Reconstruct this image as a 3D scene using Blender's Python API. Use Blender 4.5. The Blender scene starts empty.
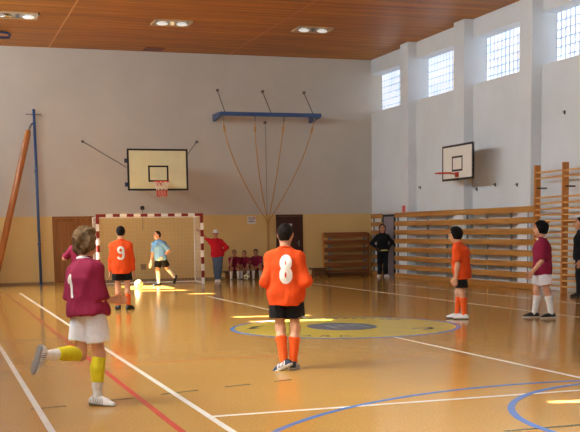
import bpy, bmesh, math, random
import numpy as np
from mathutils import Vector, Matrix, noise
from mathutils.bvhtree import BVHTree
random.seed(7)
SC = bpy.context.scene
COL = SC.collection
PI = math.pi

# ------------------------------------------------------------------ camera, world, sun, exposure
cam = bpy.data.cameras.new('camera'); camo = bpy.data.objects.new('camera', cam); COL.objects.link(camo)
r_, u_, f_ = Vector((0.948, -0.318, -0.015)), Vector((0.052, 0.106, 0.993)), Vector((0.314, 0.942, -0.117))
f_.normalize(); r_ = (r_ - f_*r_.dot(f_)).normalized(); u_ = r_.cross(f_)
camo.matrix_world = Matrix(((r_.x, u_.x, -f_.x, 0), (r_.y, u_.y, -f_.y, 0), (r_.z, u_.z, -f_.z, 1.52), (0, 0, 0, 1)))
cam.sensor_width = 36; cam.lens = 1059.9*36/580; cam.shift_y = 139.67/580; cam.clip_end = 200; cam.clip_start = .05
SC.camera = camo
SC.view_settings.view_transform = 'Standard'; SC.view_settings.look = 'None'
SC.view_settings.gamma = 1; SC.view_settings.use_curve_mapping = False
SC.view_settings.exposure = 0.06
W = bpy.data.worlds.new('sky'); SC.world = W; W.use_nodes = True
W.node_tree.nodes['Background'].inputs[0].default_value = (.75, .85, 1, 1)
W.node_tree.nodes['Background'].inputs[1].default_value = 1.0
SUND = Vector((1, -.2, -.785)).normalized()
sun = bpy.data.lights.new('sun', 'SUN'); sun.energy = 90; sun.angle = .009; sun.color = (1, .96, .94)
suno = bpy.data.objects.new('sun', sun); COL.objects.link(suno); suno.rotation_euler = SUND.to_track_quat('-Z', 'Y').to_euler()
suno.location = (-10, 20, 12)
WIN_LEFT = 13.4     # daylight given off by the frosted windows on the sunny side
day = bpy.data.lights.new('daylight', 'AREA'); day.shape = 'RECTANGLE'; day.size = 31; day.size_y = 1.2; day.energy = 610; day.color = (.97, 1, .95); day.spread = math.radians(43)
dayo = bpy.data.objects.new('daylight', day); COL.objects.link(dayo); dayo.location = (-1.72, 15.4, 6.0)     # sunlit frosted window band on the left
dayo.matrix_world = Matrix.Translation((-1.72, 13.9, 6.0)) @ Matrix(((0, .76, -.65, 0), (-1, 0, 0, 0), (0, .65, .76, 0), (0, 0, 0, 1)))
WIN_RIGHT = .86    # and by the glass blocks on the shady side

# ------------------------------------------------------------------ materials
def nodes(name):
    m = bpy.data.materials.new(name); m.use_nodes = True
    nt = m.node_tree; return m, nt, nt.nodes['Principled BSDF']
def lin(c):
    return tuple(((v/255)/12.92 if v/255 <= .04045 else ((v/255+.055)/1.055)**2.4) for v in c) + (1,)
def mat(name, c, rough=.6, var=.0, scale=6, bump=0, metal=0, spec=.5, bscale=None, stretch=None, emit=None, sheen=0):
    m, nt, b = nodes(name); c = lin(c)
    b.inputs['Base Color'].default_value = c; b.inputs['Roughness'].default_value = rough
    b.inputs['Metallic'].default_value = metal; b.inputs['Specular IOR Level'].default_value = spec
    if sheen: b.inputs['Sheen Weight'].default_value = sheen
    tc = nt.nodes.new('ShaderNodeTexCoord'); mp = nt.nodes.new('ShaderNodeMapping'); nt.links.new(tc.outputs['Object'], mp.inputs[0])
    if stretch: mp.inputs['Scale'].default_value = stretch
    if var:
        n = nt.nodes.new('ShaderNodeTexNoise'); n.inputs['Scale'].default_value = scale; n.inputs['Detail'].default_value = 5
        nt.links.new(mp.outputs[0], n.inputs['Vector'])
        rp = nt.nodes.new('ShaderNodeValToRGB'); e = rp.color_ramp.elements
        e[0].position = .3; e[1].position = .7
        e[0].color = tuple(v*(1-var) for v in c[:3])+(1,); e[1].color = tuple(min(1, v*(1+var)) for v in c[:3])+(1,)
        nt.links.new(n.outputs['Fac'], rp.inputs[0]); nt.links.new(rp.outputs[0], b.inputs['Base Color'])
    if bump:
        n2 = nt.nodes.new('ShaderNodeTexNoise'); n2.inputs['Scale'].default_value = bscale or scale*4
        nt.links.new(mp.outputs[0], n2.inputs['Vector'])
        bp = nt.nodes.new('ShaderNodeBump'); bp.inputs['Strength'].default_value = bump; bp.inputs['Distance'].default_value = .01
        nt.links.new(n2.outputs['Fac'], bp.inputs['Height']); nt.links.new(bp.outputs[0], b.inputs['Normal'])
    if emit:
        b.inputs['Emission Color'].default_value = lin(emit[0]); b.inputs['Emission Strength'].default_value = emit[1]
    return m
def fabric(name, c, rough=.85, var=.06): return mat(name, c, rough, var, 25, .25, bscale=220, spec=.25)

def wood_planks(name, c1, c2, c3, along='X', board=.1, rough=.35, axis='Y', streak=9, dark=.8, coat=.0, line=.04):
    m, nt, b = nodes(name); L = nt.links; N = nt.nodes.new
    tc = N('ShaderNodeTexCoord'); mp = N('ShaderNodeMapping'); L.new(tc.outputs['Object'], mp.inputs[0])
    s = {'X': (.35, streak, streak), 'Y': (streak, .35, streak), 'Z': (streak, streak, .35)}[along]
    mp.inputs['Scale'].default_value = s
    n = N('ShaderNodeTexNoise'); n.inputs['Scale'].default_value = 1.0; n.inputs['Detail'].default_value = 8; n.inputs['Roughness'].default_value = .62
    L.new(mp.outputs[0], n.inputs['Vector'])
    rp = N('ShaderNodeValToRGB'); e = rp.color_ramp.elements
    e[0].position = .3; e[0].color = lin(c1); e[1].position = .7; e[1].color = lin(c3)
    x = e.new(.5); x.color = lin(c2)
    L.new(n.outputs['Fac'], rp.inputs[0]); out = rp.outputs[0]
    if board:
        sp = N('ShaderNodeSeparateXYZ'); L.new(tc.outputs['Object'], sp.inputs[0])
        d = N('ShaderNodeMath'); d.operation = 'DIVIDE'; d.inputs[1].default_value = board; L.new(sp.outputs[axis], d.inputs[0])
        fl = N('ShaderNodeMath'); fl.operation = 'FLOOR'; L.new(d.outputs[0], fl.inputs[0])
        wn = N('ShaderNodeTexWhiteNoise'); wn.noise_dimensions = '1D'; L.new(fl.outputs[0], wn.inputs['W'])
        mr = N('ShaderNodeMapRange'); mr.inputs[3].default_value = dark; mr.inputs[4].default_value = 1.12; L.new(wn.outputs['Value'], mr.inputs[0])
        fr = N('ShaderNodeMath'); fr.operation = 'FRACT'; L.new(d.outputs[0], fr.inputs[0])
        gt = N('ShaderNodeMath'); gt.operation = 'GREATER_THAN'; gt.inputs[1].default_value = line; L.new(fr.outputs[0], gt.inputs[0])
        mr2 = N('ShaderNodeMapRange'); mr2.inputs[3].default_value = .6; mr2.inputs[4].default_value = 1; L.new(gt.outputs[0], mr2.inputs[0])
        mu = N('ShaderNodeMath'); mu.operation = 'MULTIPLY'; L.new(mr.outputs[0], mu.inputs[0]); L.new(mr2.outputs[0], mu.inputs[1])
        vm = N('ShaderNodeVectorMath'); vm.operation = 'SCALE'; L.new(out, vm.inputs[0]); L.new(mu.outputs[0], vm.inputs['Scale']); out = vm.outputs[0]
    L.new(out, b.inputs['Base Color']); b.inputs['Roughness'].default_value = rough
    if coat: b.inputs['Coat Weight'].default_value = coat; b.inputs['Coat Roughness'].default_value = .15
    return m

def floor_mat():
    m, nt, b = nodes('varnished_floor'); L = nt.links; N = nt.nodes.new
    tc = N('ShaderNodeTexCoord')
    n = N('ShaderNodeTexNoise'); n.inputs['Scale'].default_value = 48; n.inputs['Detail'].default_value = 6; n.inputs['Roughness'].default_value = .72
    L.new(tc.outputs['Object'], n.inputs['Vector'])
    rp = N('ShaderNodeValToRGB'); e = rp.color_ramp.elements
    e[0].position = .28; e[0].color = lin((172, 124, 56)); e[1].position = .74; e[1].color = lin((212, 164, 88))
    x = e.new(.5); x.color = lin((195, 146, 69)); L.new(n.outputs['Fac'], rp.inputs[0])
    n3 = N('ShaderNodeTexNoise'); n3.inputs['Scale'].default_value = .35; n3.inputs['Detail'].default_value = 3; L.new(tc.outputs['Object'], n3.inputs['Vector'])
    mr = N('ShaderNodeMapRange'); mr.inputs[1].default_value = .3; mr.inputs[2].default_value = .7; mr.inputs[3].default_value = .9; mr.inputs[4].default_value = 1.08
    L.new(n3.outputs['Fac'], mr.inputs[0])
    vm = N('ShaderNodeVectorMath'); vm.operation = 'SCALE'; L.new(rp.outputs[0], vm.inputs[0]); L.new(mr.outputs[0], vm.inputs['Scale'])
    L.new(vm.outputs[0], b.inputs['Base Color'])
    b.inputs['Roughness'].default_value = .2; b.inputs['Specular IOR Level'].default_value = .25
    n2 = N('ShaderNodeTexNoise'); n2.inputs['Scale'].default_value = 3; n2.inputs['Detail'].default_value = 4; L.new(tc.outputs['Object'], n2.inputs['Vector'])
    mr3 = N('ShaderNodeMapRange'); mr3.inputs[3].default_value = .09; mr3.inputs[4].default_value = .17; L.new(n2.outputs['Fac'], mr3.inputs[0]); L.new(mr3.outputs[0], b.inputs['Roughness'])
    n4 = N('ShaderNodeTexNoise'); n4.inputs['Scale'].default_value = 5; L.new(tc.outputs['Object'], n4.inputs['Vector'])
    bp = N('ShaderNodeBump'); bp.inputs['Strength'].default_value = .02; bp.inputs['Distance'].default_value = .01
    L.new(n4.outputs['Fac'], bp.inputs['Height']); L.new(bp.outputs[0], b.inputs['Normal'])
    return m

def plaster(name, up, low=None, split=2.06, smear=.06):
    m, nt, b = nodes(name); L = nt.links; N = nt.nodes.new
    tc = N('ShaderNodeTexCoord')
    def mottled(c, amt, sc):
        n = N('ShaderNodeTexNoise'); n.inputs['Scale'].default_value = sc; n.inputs['Detail'].default_value = 7; n.inputs['Roughness'].default_value = .6
        L.new(tc.outputs['Object'], n.inputs['Vector']); rp = N('ShaderNodeValToRGB'); e = rp.color_ramp.elements
        c = lin(c); e[0].position = .3; e[1].position = .72
        e[0].color = tuple(v*(1-amt) for v in c[:3])+(1,); e[1].color = tuple(v*(1+amt*.5) for v in c[:3])+(1,)
        L.new(n.outputs['Fac'], rp.inputs[0]); return rp.outputs[0]
    out = mottled(up, smear, .8)
    if low:
        lo = mottled(low, .08, .9)
        sp = N('ShaderNodeSeparateXYZ'); L.new(tc.outputs['Object'], sp.inputs[0])
        gt = N('ShaderNodeMath'); gt.operation = 'GREATER_THAN'; gt.inputs[1].default_value = split; L.new(sp.outputs['Z'], gt.inputs[0])
        mx = N('ShaderNodeMix'); mx.data_type = 'RGBA'; L.new(gt.outputs[0], mx.inputs[0]); L.new(lo, mx.inputs[6]); L.new(out, mx.inputs[7]); out = mx.outputs[2]
    L.new(out, b.inputs['Base Color']); b.inputs['Roughness'].default_value = .85; b.inputs['Specular IOR Level'].default_value = .2
    n2 = N('ShaderNodeTexNoise'); n2.inputs['Scale'].default_value = 30; L.new(tc.outputs['Object'], n2.inputs['Vector'])
    bp = N('ShaderNodeBump'); bp.inputs['Strength'].default_value = .12; bp.inputs['Distance'].default_value = .01
    L.new(n2.outputs['Fac'], bp.inputs['Height']); L.new(bp.outputs[0], b.inputs['Normal'])
    return m

def glow(name, c, s, rough=.3):
    m, nt, b = nodes(name)
    b.inputs['Base Color'].default_value = (.7, .75, .8, 1); b.inputs['Roughness'].default_value = rough
    b.inputs['Emission Color'].default_value = lin(c); b.inputs['Emission Strength'].default_value = s
    return m
M = {}
M['floor'] = floor_mat()
M['ceil'] = wood_planks('ceiling_boards', (136, 78, 8), (174, 106, 14), (202, 134, 30), 'X', .095, .42, 'Y', 7, .86, 0)
M['ceil'].node_tree.nodes['Principled BSDF'].inputs['Specular IOR Level'].default_value = .16
M['back'] = plaster('back_wall_paint', (200, 192, 182), (224, 190, 128))
M['wall'] = plaster('white_plaster', (224, 228, 232))
M['pine'] = wood_planks('varnished_pine', (158, 100, 42), (188, 132, 64), (206, 154, 86), 'Y', 0, .35, 'Z', 12)
M['pinex'] = wood_planks('dark_varnished_pine', (112, 62, 26), (138, 80, 36), (156, 94, 46), 'X', 0, .4, 'Z', 12)
M['pinez'] = wood_planks('upright_pine', (178, 104, 38), (204, 130, 56), (220, 152, 76), 'Z', 0, .4, 'Z', 12)
M['door'] = wood_planks('brown_door_wood', (126, 74, 26), (150, 92, 36), (168, 108, 48), 'Z', 0, .45, 'X', 14)
M['darkdoor'] = wood_planks('dark_brown_door_paint', (58, 26, 18), (66, 30, 20), (76, 36, 24), 'Z', 0, .5, 'X', 14)
M['greydoor'] = mat('grey_door_paint', (150, 140, 150), .6, .05)
M['bench'] = wood_planks('bench_wood', (84, 52, 26), (104, 66, 34), (120, 80, 42), 'X', 0, .5, 'Z', 12)
M['blue'] = mat('blue_steel_paint', (58, 86, 136), .45, .1, 9)
M['navy'] = mat('dark_blue_steel_paint', (30, 48, 86), .45, .1, 9)
M['orangewood'] = wood_planks('orange_pole_varnish', (158, 88, 34), (178, 104, 44), (192, 120, 56), 'Z', 0, .3, 'Z', 10)
M['black'] = mat('black_paint', (26, 25, 26), .5, .1)
M['steel'] = mat('dull_steel', (128, 122, 118), .4, .1, metal=.6)
M['wire'] = mat('steel_wire', (104, 92, 84), .5)
M['greypost'] = mat('grey_steel_post', (120, 122, 128), .5, .1)
M['white'] = mat('white_paint', (236, 232, 226), .45, .04)
M['red'] = mat('red_paint', (128, 27, 22), .45, .06)
M['rimred'] = mat('rim_red_paint', (214, 70, 40), .4, .05)
M['rope'] = mat('hemp_rope', (196, 148, 88), .9, .2, 60, .5)
M['net'] = mat('white_net_cord', (226, 220, 210), .9)
M['netred'] = mat('red_net_cord', (206, 84, 66), .9)
M['boardcream'] = mat('cream_backboard', (218, 212, 172), .5, .05, 3)
M['boardwhite'] = mat('white_backboard', (238, 232, 220), .5, .03, 3)
M['lineW'] = mat('white_line_paint', (240, 234, 224), .22, .05, 3)
M['lineR'] = mat('red_line_paint', (206, 74, 58), .22, .08, 3)
M['lineB'] = mat('blue_line_paint', (92, 128, 192), .22, .06, 3)
M['lineBf'] = mat('faded_blue_line_paint', (150, 138, 140), .22, .06, 3)
M['lineRf'] = mat('faded_red_line_paint', (206, 118, 76), .22, .06, 3)
M['lineG'] = mat('dark_green_line_paint', (120, 112, 66), .25, .1, 3)
M['yellow'] = mat('yellow_floor_paint', (208, 180, 66), .22, .06, 3)
M['logo'] = mat('grey_blue_floor_paint', (84, 98, 122), .25, .06, 3)
M['letters'] = mat('faded_black_floor_paint', (98, 92, 62), .25)
M['paper'] = mat('white_paper', (226, 222, 216), .7)
M['ink'] = mat('printed_ink', (60, 56, 66), .7)
M['redsign'] = mat('red_sign', (214, 92, 92), .6)
M['metalrefl'] = mat('lamp_reflector', (225, 222, 215), .12, metal=1)
M['lampframe'] = mat('lamp_frame', (190, 158, 120), .4)
M['bulb'] = glow('lamp_bulb', (255, 250, 240), .4)
M['bulby'] = glow('amber_lamp_part', (255, 190, 90), .5)
M['ballm'] = mat('ball_leather', (240, 232, 190), .4, .05, 8)
M['hatch'] = mat('brown_hatch', (120, 58, 24), .5, .1)
M['mortar'] = mat('grey_mortar', (176, 190, 212), .8, emit=((150, 175, 220), .16))  # faint blue glow added to the mortar, standing in for daylight behind it
M['frosted'] = glow('frosted_window_glass', (228, 247, 255), WIN_LEFT)

def glassblock():
    m, nt, b = nodes('glass_blocks'); L = nt.links; N = nt.nodes.new
    b.inputs['Base Color'].default_value = (.7, .78, .85, 1); b.inputs['Roughness'].default_value = .15
    tc = N('ShaderNodeTexCoord'); n = N('ShaderNodeTexNoise'); n.inputs['Scale'].default_value = 2.2; n.inputs['Detail'].default_value = 3
    L.new(tc.outputs['Object'], n.inputs['Vector'])
    rp = N('ShaderNodeValToRGB'); e = rp.color_ramp.elements; e[0].position = .35; e[1].position = .6
    e[0].color = lin((205, 226, 250)); e[1].color = lin((250, 252, 255)); L.new(n.outputs['Fac'], rp.inputs[0])
    L.new(rp.outputs[0], b.inputs['Emission Color']); b.inputs['Emission Strength'].default_value = WIN_RIGHT
    return m
M['glassblock'] = glassblock()

# ------------------------------------------------------------------ mesh helpers
class MB:
    def __init__(s): s.v = []; s.f = []; s.mi = []; s.cur = 0
    def slot(s, i): s.cur = i; return s
    def add(s, vs, fs):
        o = len(s.v); s.v += [tuple(v) for v in vs]; s.f += [tuple(i+o for i in f) for f in fs]; s.mi += [s.cur]*len(fs); return s
    def box(s, x0, y0, z0, x1, y1, z1, bev=0):
        if bev <= 0:
            vs = [(x, y, z) for x in (x0, x1) for y in (y0, y1) for z in (z0, z1)]
            return s.add(vs, [(0, 1, 3, 2), (4, 6, 7, 5), (0, 4, 5, 1), (2, 3, 7, 6), (0, 2, 6, 4), (1, 5, 7, 3)])
        bm = bmesh.new(); bmesh.ops.create_cube(bm, size=1)
        for v in bm.verts: v.co = Vector(((x0+x1)/2+v.co.x*(x1-x0), (y0+y1)/2+v.co.y*(y1-y0), (z0+z1)/2+v.co.z*(z1-z0)))
        bmesh.ops.bevel(bm, geom=list(bm.edges), offset=bev, segments=2, profile=.5, affect='EDGES')
        bm.verts.index_update(); s.add([v.co for v in bm.verts], [[v.index for v in f.verts] for f in bm.faces]); bm.free(); return s
    def tube(s, pts, r, n=8, closed=False, radii=None):
        pts = [Vector(p) for p in pts]; N = len(pts); vs = []; fs = []
        prev = None
        for i, p in enumerate(pts):
            if closed: t = pts[(i+1) % N]-pts[i-1]
            else: t = pts[min(i+1, N-1)]-pts[max(i-1, 0)]
            t.normalize()
            a = prev if prev is not None else (Vector((0, 0, 1)) if abs(t.z) < .9 else Vector((1, 0, 0)))
            b = (a - t*a.dot(t)).normalized(); c = t.cross(b); prev = b
            rr = radii[i] if radii else r
            for k in range(n):
                an = 2*PI*k/n; vs.append(p+b*math.cos(an)*rr+c*math.sin(an)*rr)
        for i in range(N if closed else N-1):
            j = (i+1) % N
            for k in range(n): fs.append((i*n+k, i*n+(k+1) % n, j*n+(k+1) % n, j*n+k))
        if not closed: fs.append(tuple(range(n))[::-1]); fs.append(tuple((N-1)*n+k for k in range(n)))
        return s.add(vs, fs)
    def prism(s, poly, z0, z1):
        n = len(poly); vs = [(x, y, z0) for x, y in poly]+[(x, y, z1) for x, y in poly]
        return s.add(vs, [tuple(range(n))[::-1], tuple(range(n, 2*n))]+[(i, (i+1) % n, n+(i+1) % n, n+i) for i in range(n)])
    def strip(s, path, w, z0, z1):
        L_, R_ = [], []
        for i, p in enumerate(path):
            p = Vector(p); t = (Vector(path[min(i+1, len(path)-1)])-Vector(path[max(i-1, 0)])).normalized(); q = Vector((-t.y, t.x))*w/2
            L_.append(p+q); R_.append(p-q)
        for i in range(len(path)-1):
            s.prism([R_[i], R_[i+1], L_[i+1], L_[i]], z0, z1)
        return s
    def build(s, name, m, parent=None, smooth=False, loc=(0, 0, 0)):
        me = bpy.data.meshes.new(name); me.from_pydata(s.v, [], s.f)
        for mm in (m if isinstance(m, (list, tuple)) else [m]): me.materials.append(mm)
        me.polygons.foreach_set('material_index', s.mi)
        bm = bmesh.new(); bm.from_mesh(me); bmesh.ops.recalc_face_normals(bm, faces=bm.faces); bm.to_mesh(me); bm.free()
        if smooth: me.polygons.foreach_set('use_smooth', [True]*len(me.polygons))
        if any(loc): me.transform(Matrix.Translation(-Vector(loc)))
        o = bpy.data.objects.new(name, me); COL.objects.link(o)
        if parent is not None: o.parent = parent
        elif any(loc): o.location = loc
        return o
def tag(o, label=None, cat=None, group=None, kind=None):
    if label: o['label'] = label
    if cat: o['category'] = cat
    if group: o['group'] = group
    if kind: o['kind'] = kind
    return o
def empty(name, loc, label, cat, group=None):
    o = bpy.data.objects.new(name, None); COL.objects.link(o); o.location = loc; o.empty_display_size = .2
    return tag(o, label, cat, group)
def struct(name, mb, m, parent=None, smooth=False):
    o = mb.build(name, m, parent, smooth)
    if parent is None: o['kind'] = 'structure'
    return o
def rel(p, o): return (Vector(p)-Vector(o.location))

# ------------------------------------------------------------------ room shell
XL, XR, YB, YN, ZC = -1.8, 14.1, 33.33, -2.4, 7.1
fl = struct('floor', MB().box(XL-.4, YN-.3, -.2, XR+.6, YB+.3, 0), M['floor'])
struct('ceiling', MB().box(XL-.4, YN-.3, ZC, XR+.6, YB+.3, ZC+.2), M['ceil'])
struct('wall_back', MB().box(XL-.4, YB, 0, XR+.6, YB+.3, ZC), M['back'])
struct('wall_near', MB().box(XL-.4, YN-.3, 0, XR+.6, YN, ZC), M['wall'])
# right wall: plain lower wall, lintel beam, projecting columns, recessed glass-block windows
cols = [(29.83, 30.41), (26.25, 26.87), (22.82, 23.4), (19.3, 19.9), (15.8, 16.4), (12.3, 12.9), (8.8, 9.4), (5.3, 5.9), (1.8, 2.4)]
SILL, HEAD = 5.38, 6.62
struct('wall_right', MB().box(XR, YN, 0, XR+.5, YB, SILL).box(XR, YN, HEAD, XR+.5, YB, ZC), M['wall'])
for (a, b) in cols: struct('trim_column', MB().box(XR-.28, a, 0, XR+.5, b, ZC, .012), M['wall'])
edges = [YB]+[e for (a, b) in cols for e in (b, a)]+[YN]
for i in range(0, len(edges)-1, 2):
    y1, y0 = edges[i], edges[i+1]
    if y1-y0 < .5: continue
    w = struct('window_%d' % (i//2+1), MB().box(XR+.40, y0, SILL, XR+.5, y1, HEAD), M['mortar'])
    n = max(1, round((y1-y0)/.2)); st = (y1-y0)/n; sz = (HEAD-SILL)/6
    g = MB()
    for a in range(n):
        for c in range(6):
            cy, cz = y0+(a+.5)*st, SILL+(c+.5)*sz; K = 4; vs = []
            for p in range(K+1):
                for q in range(K+1):
                    u, v = p/K*2-1, q/K*2-1
                    d = .004*(1-u**4)*(1-v**4)
                    vs.append((XR+.40-d, cy+u*st*.40, cz+v*sz*.445))
            g.add(vs, [(p*(K+1)+q, p*(K+1)+q+1, (p+1)*(K+1)+q+1, (p+1)*(K+1)+q) for p in range(K) for q in range(K)])
    g.build('glass_blocks', M['glassblock'], w, True)
# left (sunny) wall beyond the frame: same window band, frosted, with a few opened panes
gaps = [(30.1, 32.1, SILL, 6.35), (29.0, 29.36, SILL, 6.4), (27.2, 27.42, 6.1, HEAD), (19.56, 19.76, SILL, 6.45), (18.42, 18.68, SILL, 6.45), (9.27, 9.38, SILL, HEAD)]
struct('wall_left', MB().box(XL-.06, YN, 0, XL, YB, SILL).box(XL-.06, YN, HEAD, XL, YB, ZC), M['wall'])
wl = MB(); y = YN
for (a, b, z0, z1) in sorted(gaps):
    wl.box(XL-.05, y, SILL, XL-.02, a, HEAD)
    if z0 > SILL: wl.box(XL-.05, a, SILL, XL-.02, b, z0)
    if z1 < HEAD: wl.box(XL-.05, a, z1, XL-.02, b, HEAD)
    y = b
wl.box(XL-.05, y, SILL, XL-.02, YB, HEAD)
struct('window_20', wl, M['frosted'])
# ceiling seams and hatch
struct('trim_seam', MB().box(3.585, YN, ZC-.012, 3.625, YB, ZC+.01), mat('seam_batten', (206, 138, 66), .4))
struct('trim_seam.001', MB().box(9.17, YN, ZC-.012, 9.205, YB, ZC+.01), mat('dark_seam_batten', (176, 104, 44), .4))
hb = struct('trim_hatch', MB().box(6.42, 32.55, ZC-.015, 7.0, 33.2, ZC+.01), M['hatch'])

# floor markings (paint on the floor)
Z0, Z1 = -.004, .0025
def line(p, w, m, z=0.): return MB().strip(p, w, Z0, Z1+z).build('court_line', M[m], fl)
line([(2.1, 28.7), (2.1, -2.2)], .055, 'lineW'); line([(1.74, 28.4), (1.74, -2.2)], .055, 'lineR', .0004)
line([(.80, 27), (.80, -2.2)], .055, 'lineW'); line([(10.28, 28.6), (10.28, -2.2)], .05, 'lineW')
line([(12.1, 27.2), (12.1, 5)], .04, 'lineW')
line([(6.14, 24.5), (6.14, 17.42)], .04, 'lineW'); line([(6.14, 13.7), (6.14, -2)], .045, 'lineW')
line([(2.1, 8.43), (10.28, 8.43)], .05, 'lineW', .0002)
line([(-1, 15.6), (2.05, 15.62)], .045, 'lineBf', -.0005); line([(1.76, 12.3), (4.3, 12.3)], .04, 'lineRf', -.0005)
line([(4.0, 6.93), (8.2, 6.93)], .05, 'lineG', -.0004)
for (a, b) in [((.1, 9.19), (.38, 9.21)), ((.74, 9.42), (1.05, 9.48)), ((1.42, 9.62), (1.70, 9.69)), ((1.98, 9.8), (2.36, 9.92)), ((2.66, 10.02), (2.94, 10.1)), ((3.22, 10.18), (3.42, 10.23))]:
    line([a, b], .032, 'lineG', -.0002)
def arc(cx, cy, r, a0, a1, n=72): return [(cx+r*math.cos(math.radians(a0+(a1-a0)*i/n)), cy+r*math.sin(math.radians(a0+(a1-a0)*i/n))) for i in range(n+1)]
line(arc(5.46, 4.99, 4.015, 0, 180), .055, 'lineB', .0006); line(arc(6.29, 6.83, 1.98, 60, 300), .062, 'lineB', .0009)
CX, CY = 6.1, 15.55
MB().prism(arc(CX, CY, 1.74, 0, 360, 96)[:-1], Z0, Z1+.0003).build('centre_disc', M['yellow'], fl)
line(arc(CX, CY, 1.775, 0, 360, 96), .07, 'lineB', .0004)
lg = [(6.08+.54*math.cos(a)*(1 if abs(math.cos(a)) < .7 else 1), 15.62+.66*math.sin(a)) for a in [2*PI*i/48 for i in range(48)]]
MB().prism(lg, Z0, Z1+.0012).build('centre_emblem', M['logo'], fl)
em = MB()
for (x0, y0, x1, y1) in [(5.85, 15.3, 5.93, 15.95), (5.93, 15.85, 6.15, 15.95), (5.93, 15.58, 6.15, 15.66), (6.08, 15.66, 6.15, 15.85), (6.24, 15.3, 6.46, 15.38), (6.24, 15.85, 6.46, 15.95), (6.24, 15.58, 6.46, 15.66), (6.24, 15.66, 6.3, 15.85), (6.4, 15.38, 6.46, 15.58)]:
    em.box(x0, y0, Z0, x1, y1, Z1+.002)
em.build('emblem_stroke', mat('pale_emblem_paint', (150, 152, 140), .25), fl)
def floor_text(txt, cx, cy, r, a0, step, size, flip):
    for i, ch in enumerate(txt):
        cu = bpy.data.curves.new('letter', 'FONT'); cu.body = ch; cu.size = size; cu.align_x = 'CENTER'; cu.align_y = 'CENTER'; cu.extrude = .0006; cu.resolution_u = 3
        t = bpy.data.objects.new('tmp', cu); COL.objects.link(t)
        me = bpy.data.meshes.new_from_object(t.evaluated_get(bpy.context.evaluated_depsgraph_get())); bpy.data.objects.remove(t)
        a = math.radians(a0+step*i)
        me.transform(Matrix.Translation((cx+r*math.cos(a), cy+r*math.sin(a), Z1+.0012)) @ Matrix.Rotation(a+(PI/2 if flip else -PI/2), 4, 'Z'))
        me.materials.clear(); me.materials.append(M['letters']); o = bpy.data.objects.new('letter', me); COL.objects.link(o); o.parent = fl
floor_text('PARK', CX, CY, 1.5, 216, 11, .3, True)
mk = MB()
for k in range(9):      # small worn marks round the far rim
    a = math.radians(80-k*6); x, y = CX+1.52*math.cos(a), CY+1.52*math.sin(a); mk.box(x-.05, y-.06, Z0, x+.04, y+.07, Z1+.0012)
mk.build('rim_mark', M['letters'], fl)
mk = MB()
for (x, y, w, h, an) in [(7.12, 14.62, .34, .07, 40), (7.2, 14.72, .28, .06, 75), (7.05, 14.78, .3, .06, 10), (4.75, 16.05, .34, .09, 60), (4.86, 16.22, .3, .07, 30), (4.7, 15.9, .22, .06, 0)]:
    c, s_ = math.cos(math.radians(an)), math.sin(math.radians(an))
    mk.prism([(x+c*u-s_*v, y+s_*u+c*v) for u, v in ((-w/2, -h/2), (w/2, -h/2), (w/2, h/2), (-w/2, h/2))], Z0, Z1+.0012)
mk.build('rim_emblem', M['letters'], fl)

# doors
def panel_door(name, x0, x1, z1, leaves, mleaf, mframe, fr=.06):
    f = MB().box(x0-fr, YB-.05, 0, x0, YB+.02, z1+fr).box(x1, YB-.05, 0, x1+fr, YB+.02, z1+fr).box(x0-fr, YB-.05, z1, x1+fr, YB+.02, z1+fr)
    d = struct(name, f, mframe); w = (x1-x0)/leaves
    for i in range(leaves):
        a, b = x0+i*w+.004, x0+(i+1)*w-.004
        m = MB().box(a, YB-.02, .01, b, YB+.02, z1-.004)
        if leaves > 1:
            for (u0, u1) in ((.1, .95), (1.08, 1.9)): m.box(a+.1, YB-.035, u0, b-.1, YB-.01, u1, .012)
        lf = m.build('door_leaf', mleaf, d)
        hx = b-.08 if (i == 0) else a+.08
        MB().box(hx-.025, YB-.03, 1.0, hx+.025, YB-.018, 1.2).tube([(hx, YB-.03, 1.12), (hx, YB-.07, 1.12), (hx-.1, YB-.07, 1.12)], .01).build('door_handle', M['steel'], lf)
    return d
panel_door('door_1', 3.56, 4.86, 2.0, 2, M['door'], M['door'])
d2 = panel_door('door_2', 10.74, 11.56, 2.0, 1, M['darkdoor'], M['darkdoor'], .05)
tag(MB().box(11.0, YB-.028, 1.67, 11.24, YB-.02, 1.75).build('door_plate', M['paper'], d2), 'small white plate on the dark door')
d3 = struct('door_3', MB().box(XR-.05, 31.38, 0, XR+.02, 31.44, 2.0).box(XR-.05, 32.3, 0, XR+.02, 32.36, 2.0).box(XR-.05, 31.38, 1.93, XR+.02, 32.36, 2.0), M['black'])
lf = MB().box(XR-.02, 31.44, .01, XR+.02, 32.3, 1.93).build('door_leaf', M['greydoor'], d3)
MB().tube([(XR-.02, 31.55, 1.05), (XR-.07, 31.55, 1.05), (XR-.07, 31.66, 1.05)], .011).build('door_handle', M['steel'], lf)
# low skirting along the back wall
struct('baseboard_back', MB().box(XL, YB-.02, 0, 3.49, YB, .07).box(4.93, YB-.02, 0, 10.68, YB, .07).box(11.62, YB-.02, 0, XR, YB, .07), mat('grey_skirting', (150, 120, 84), .6))

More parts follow.
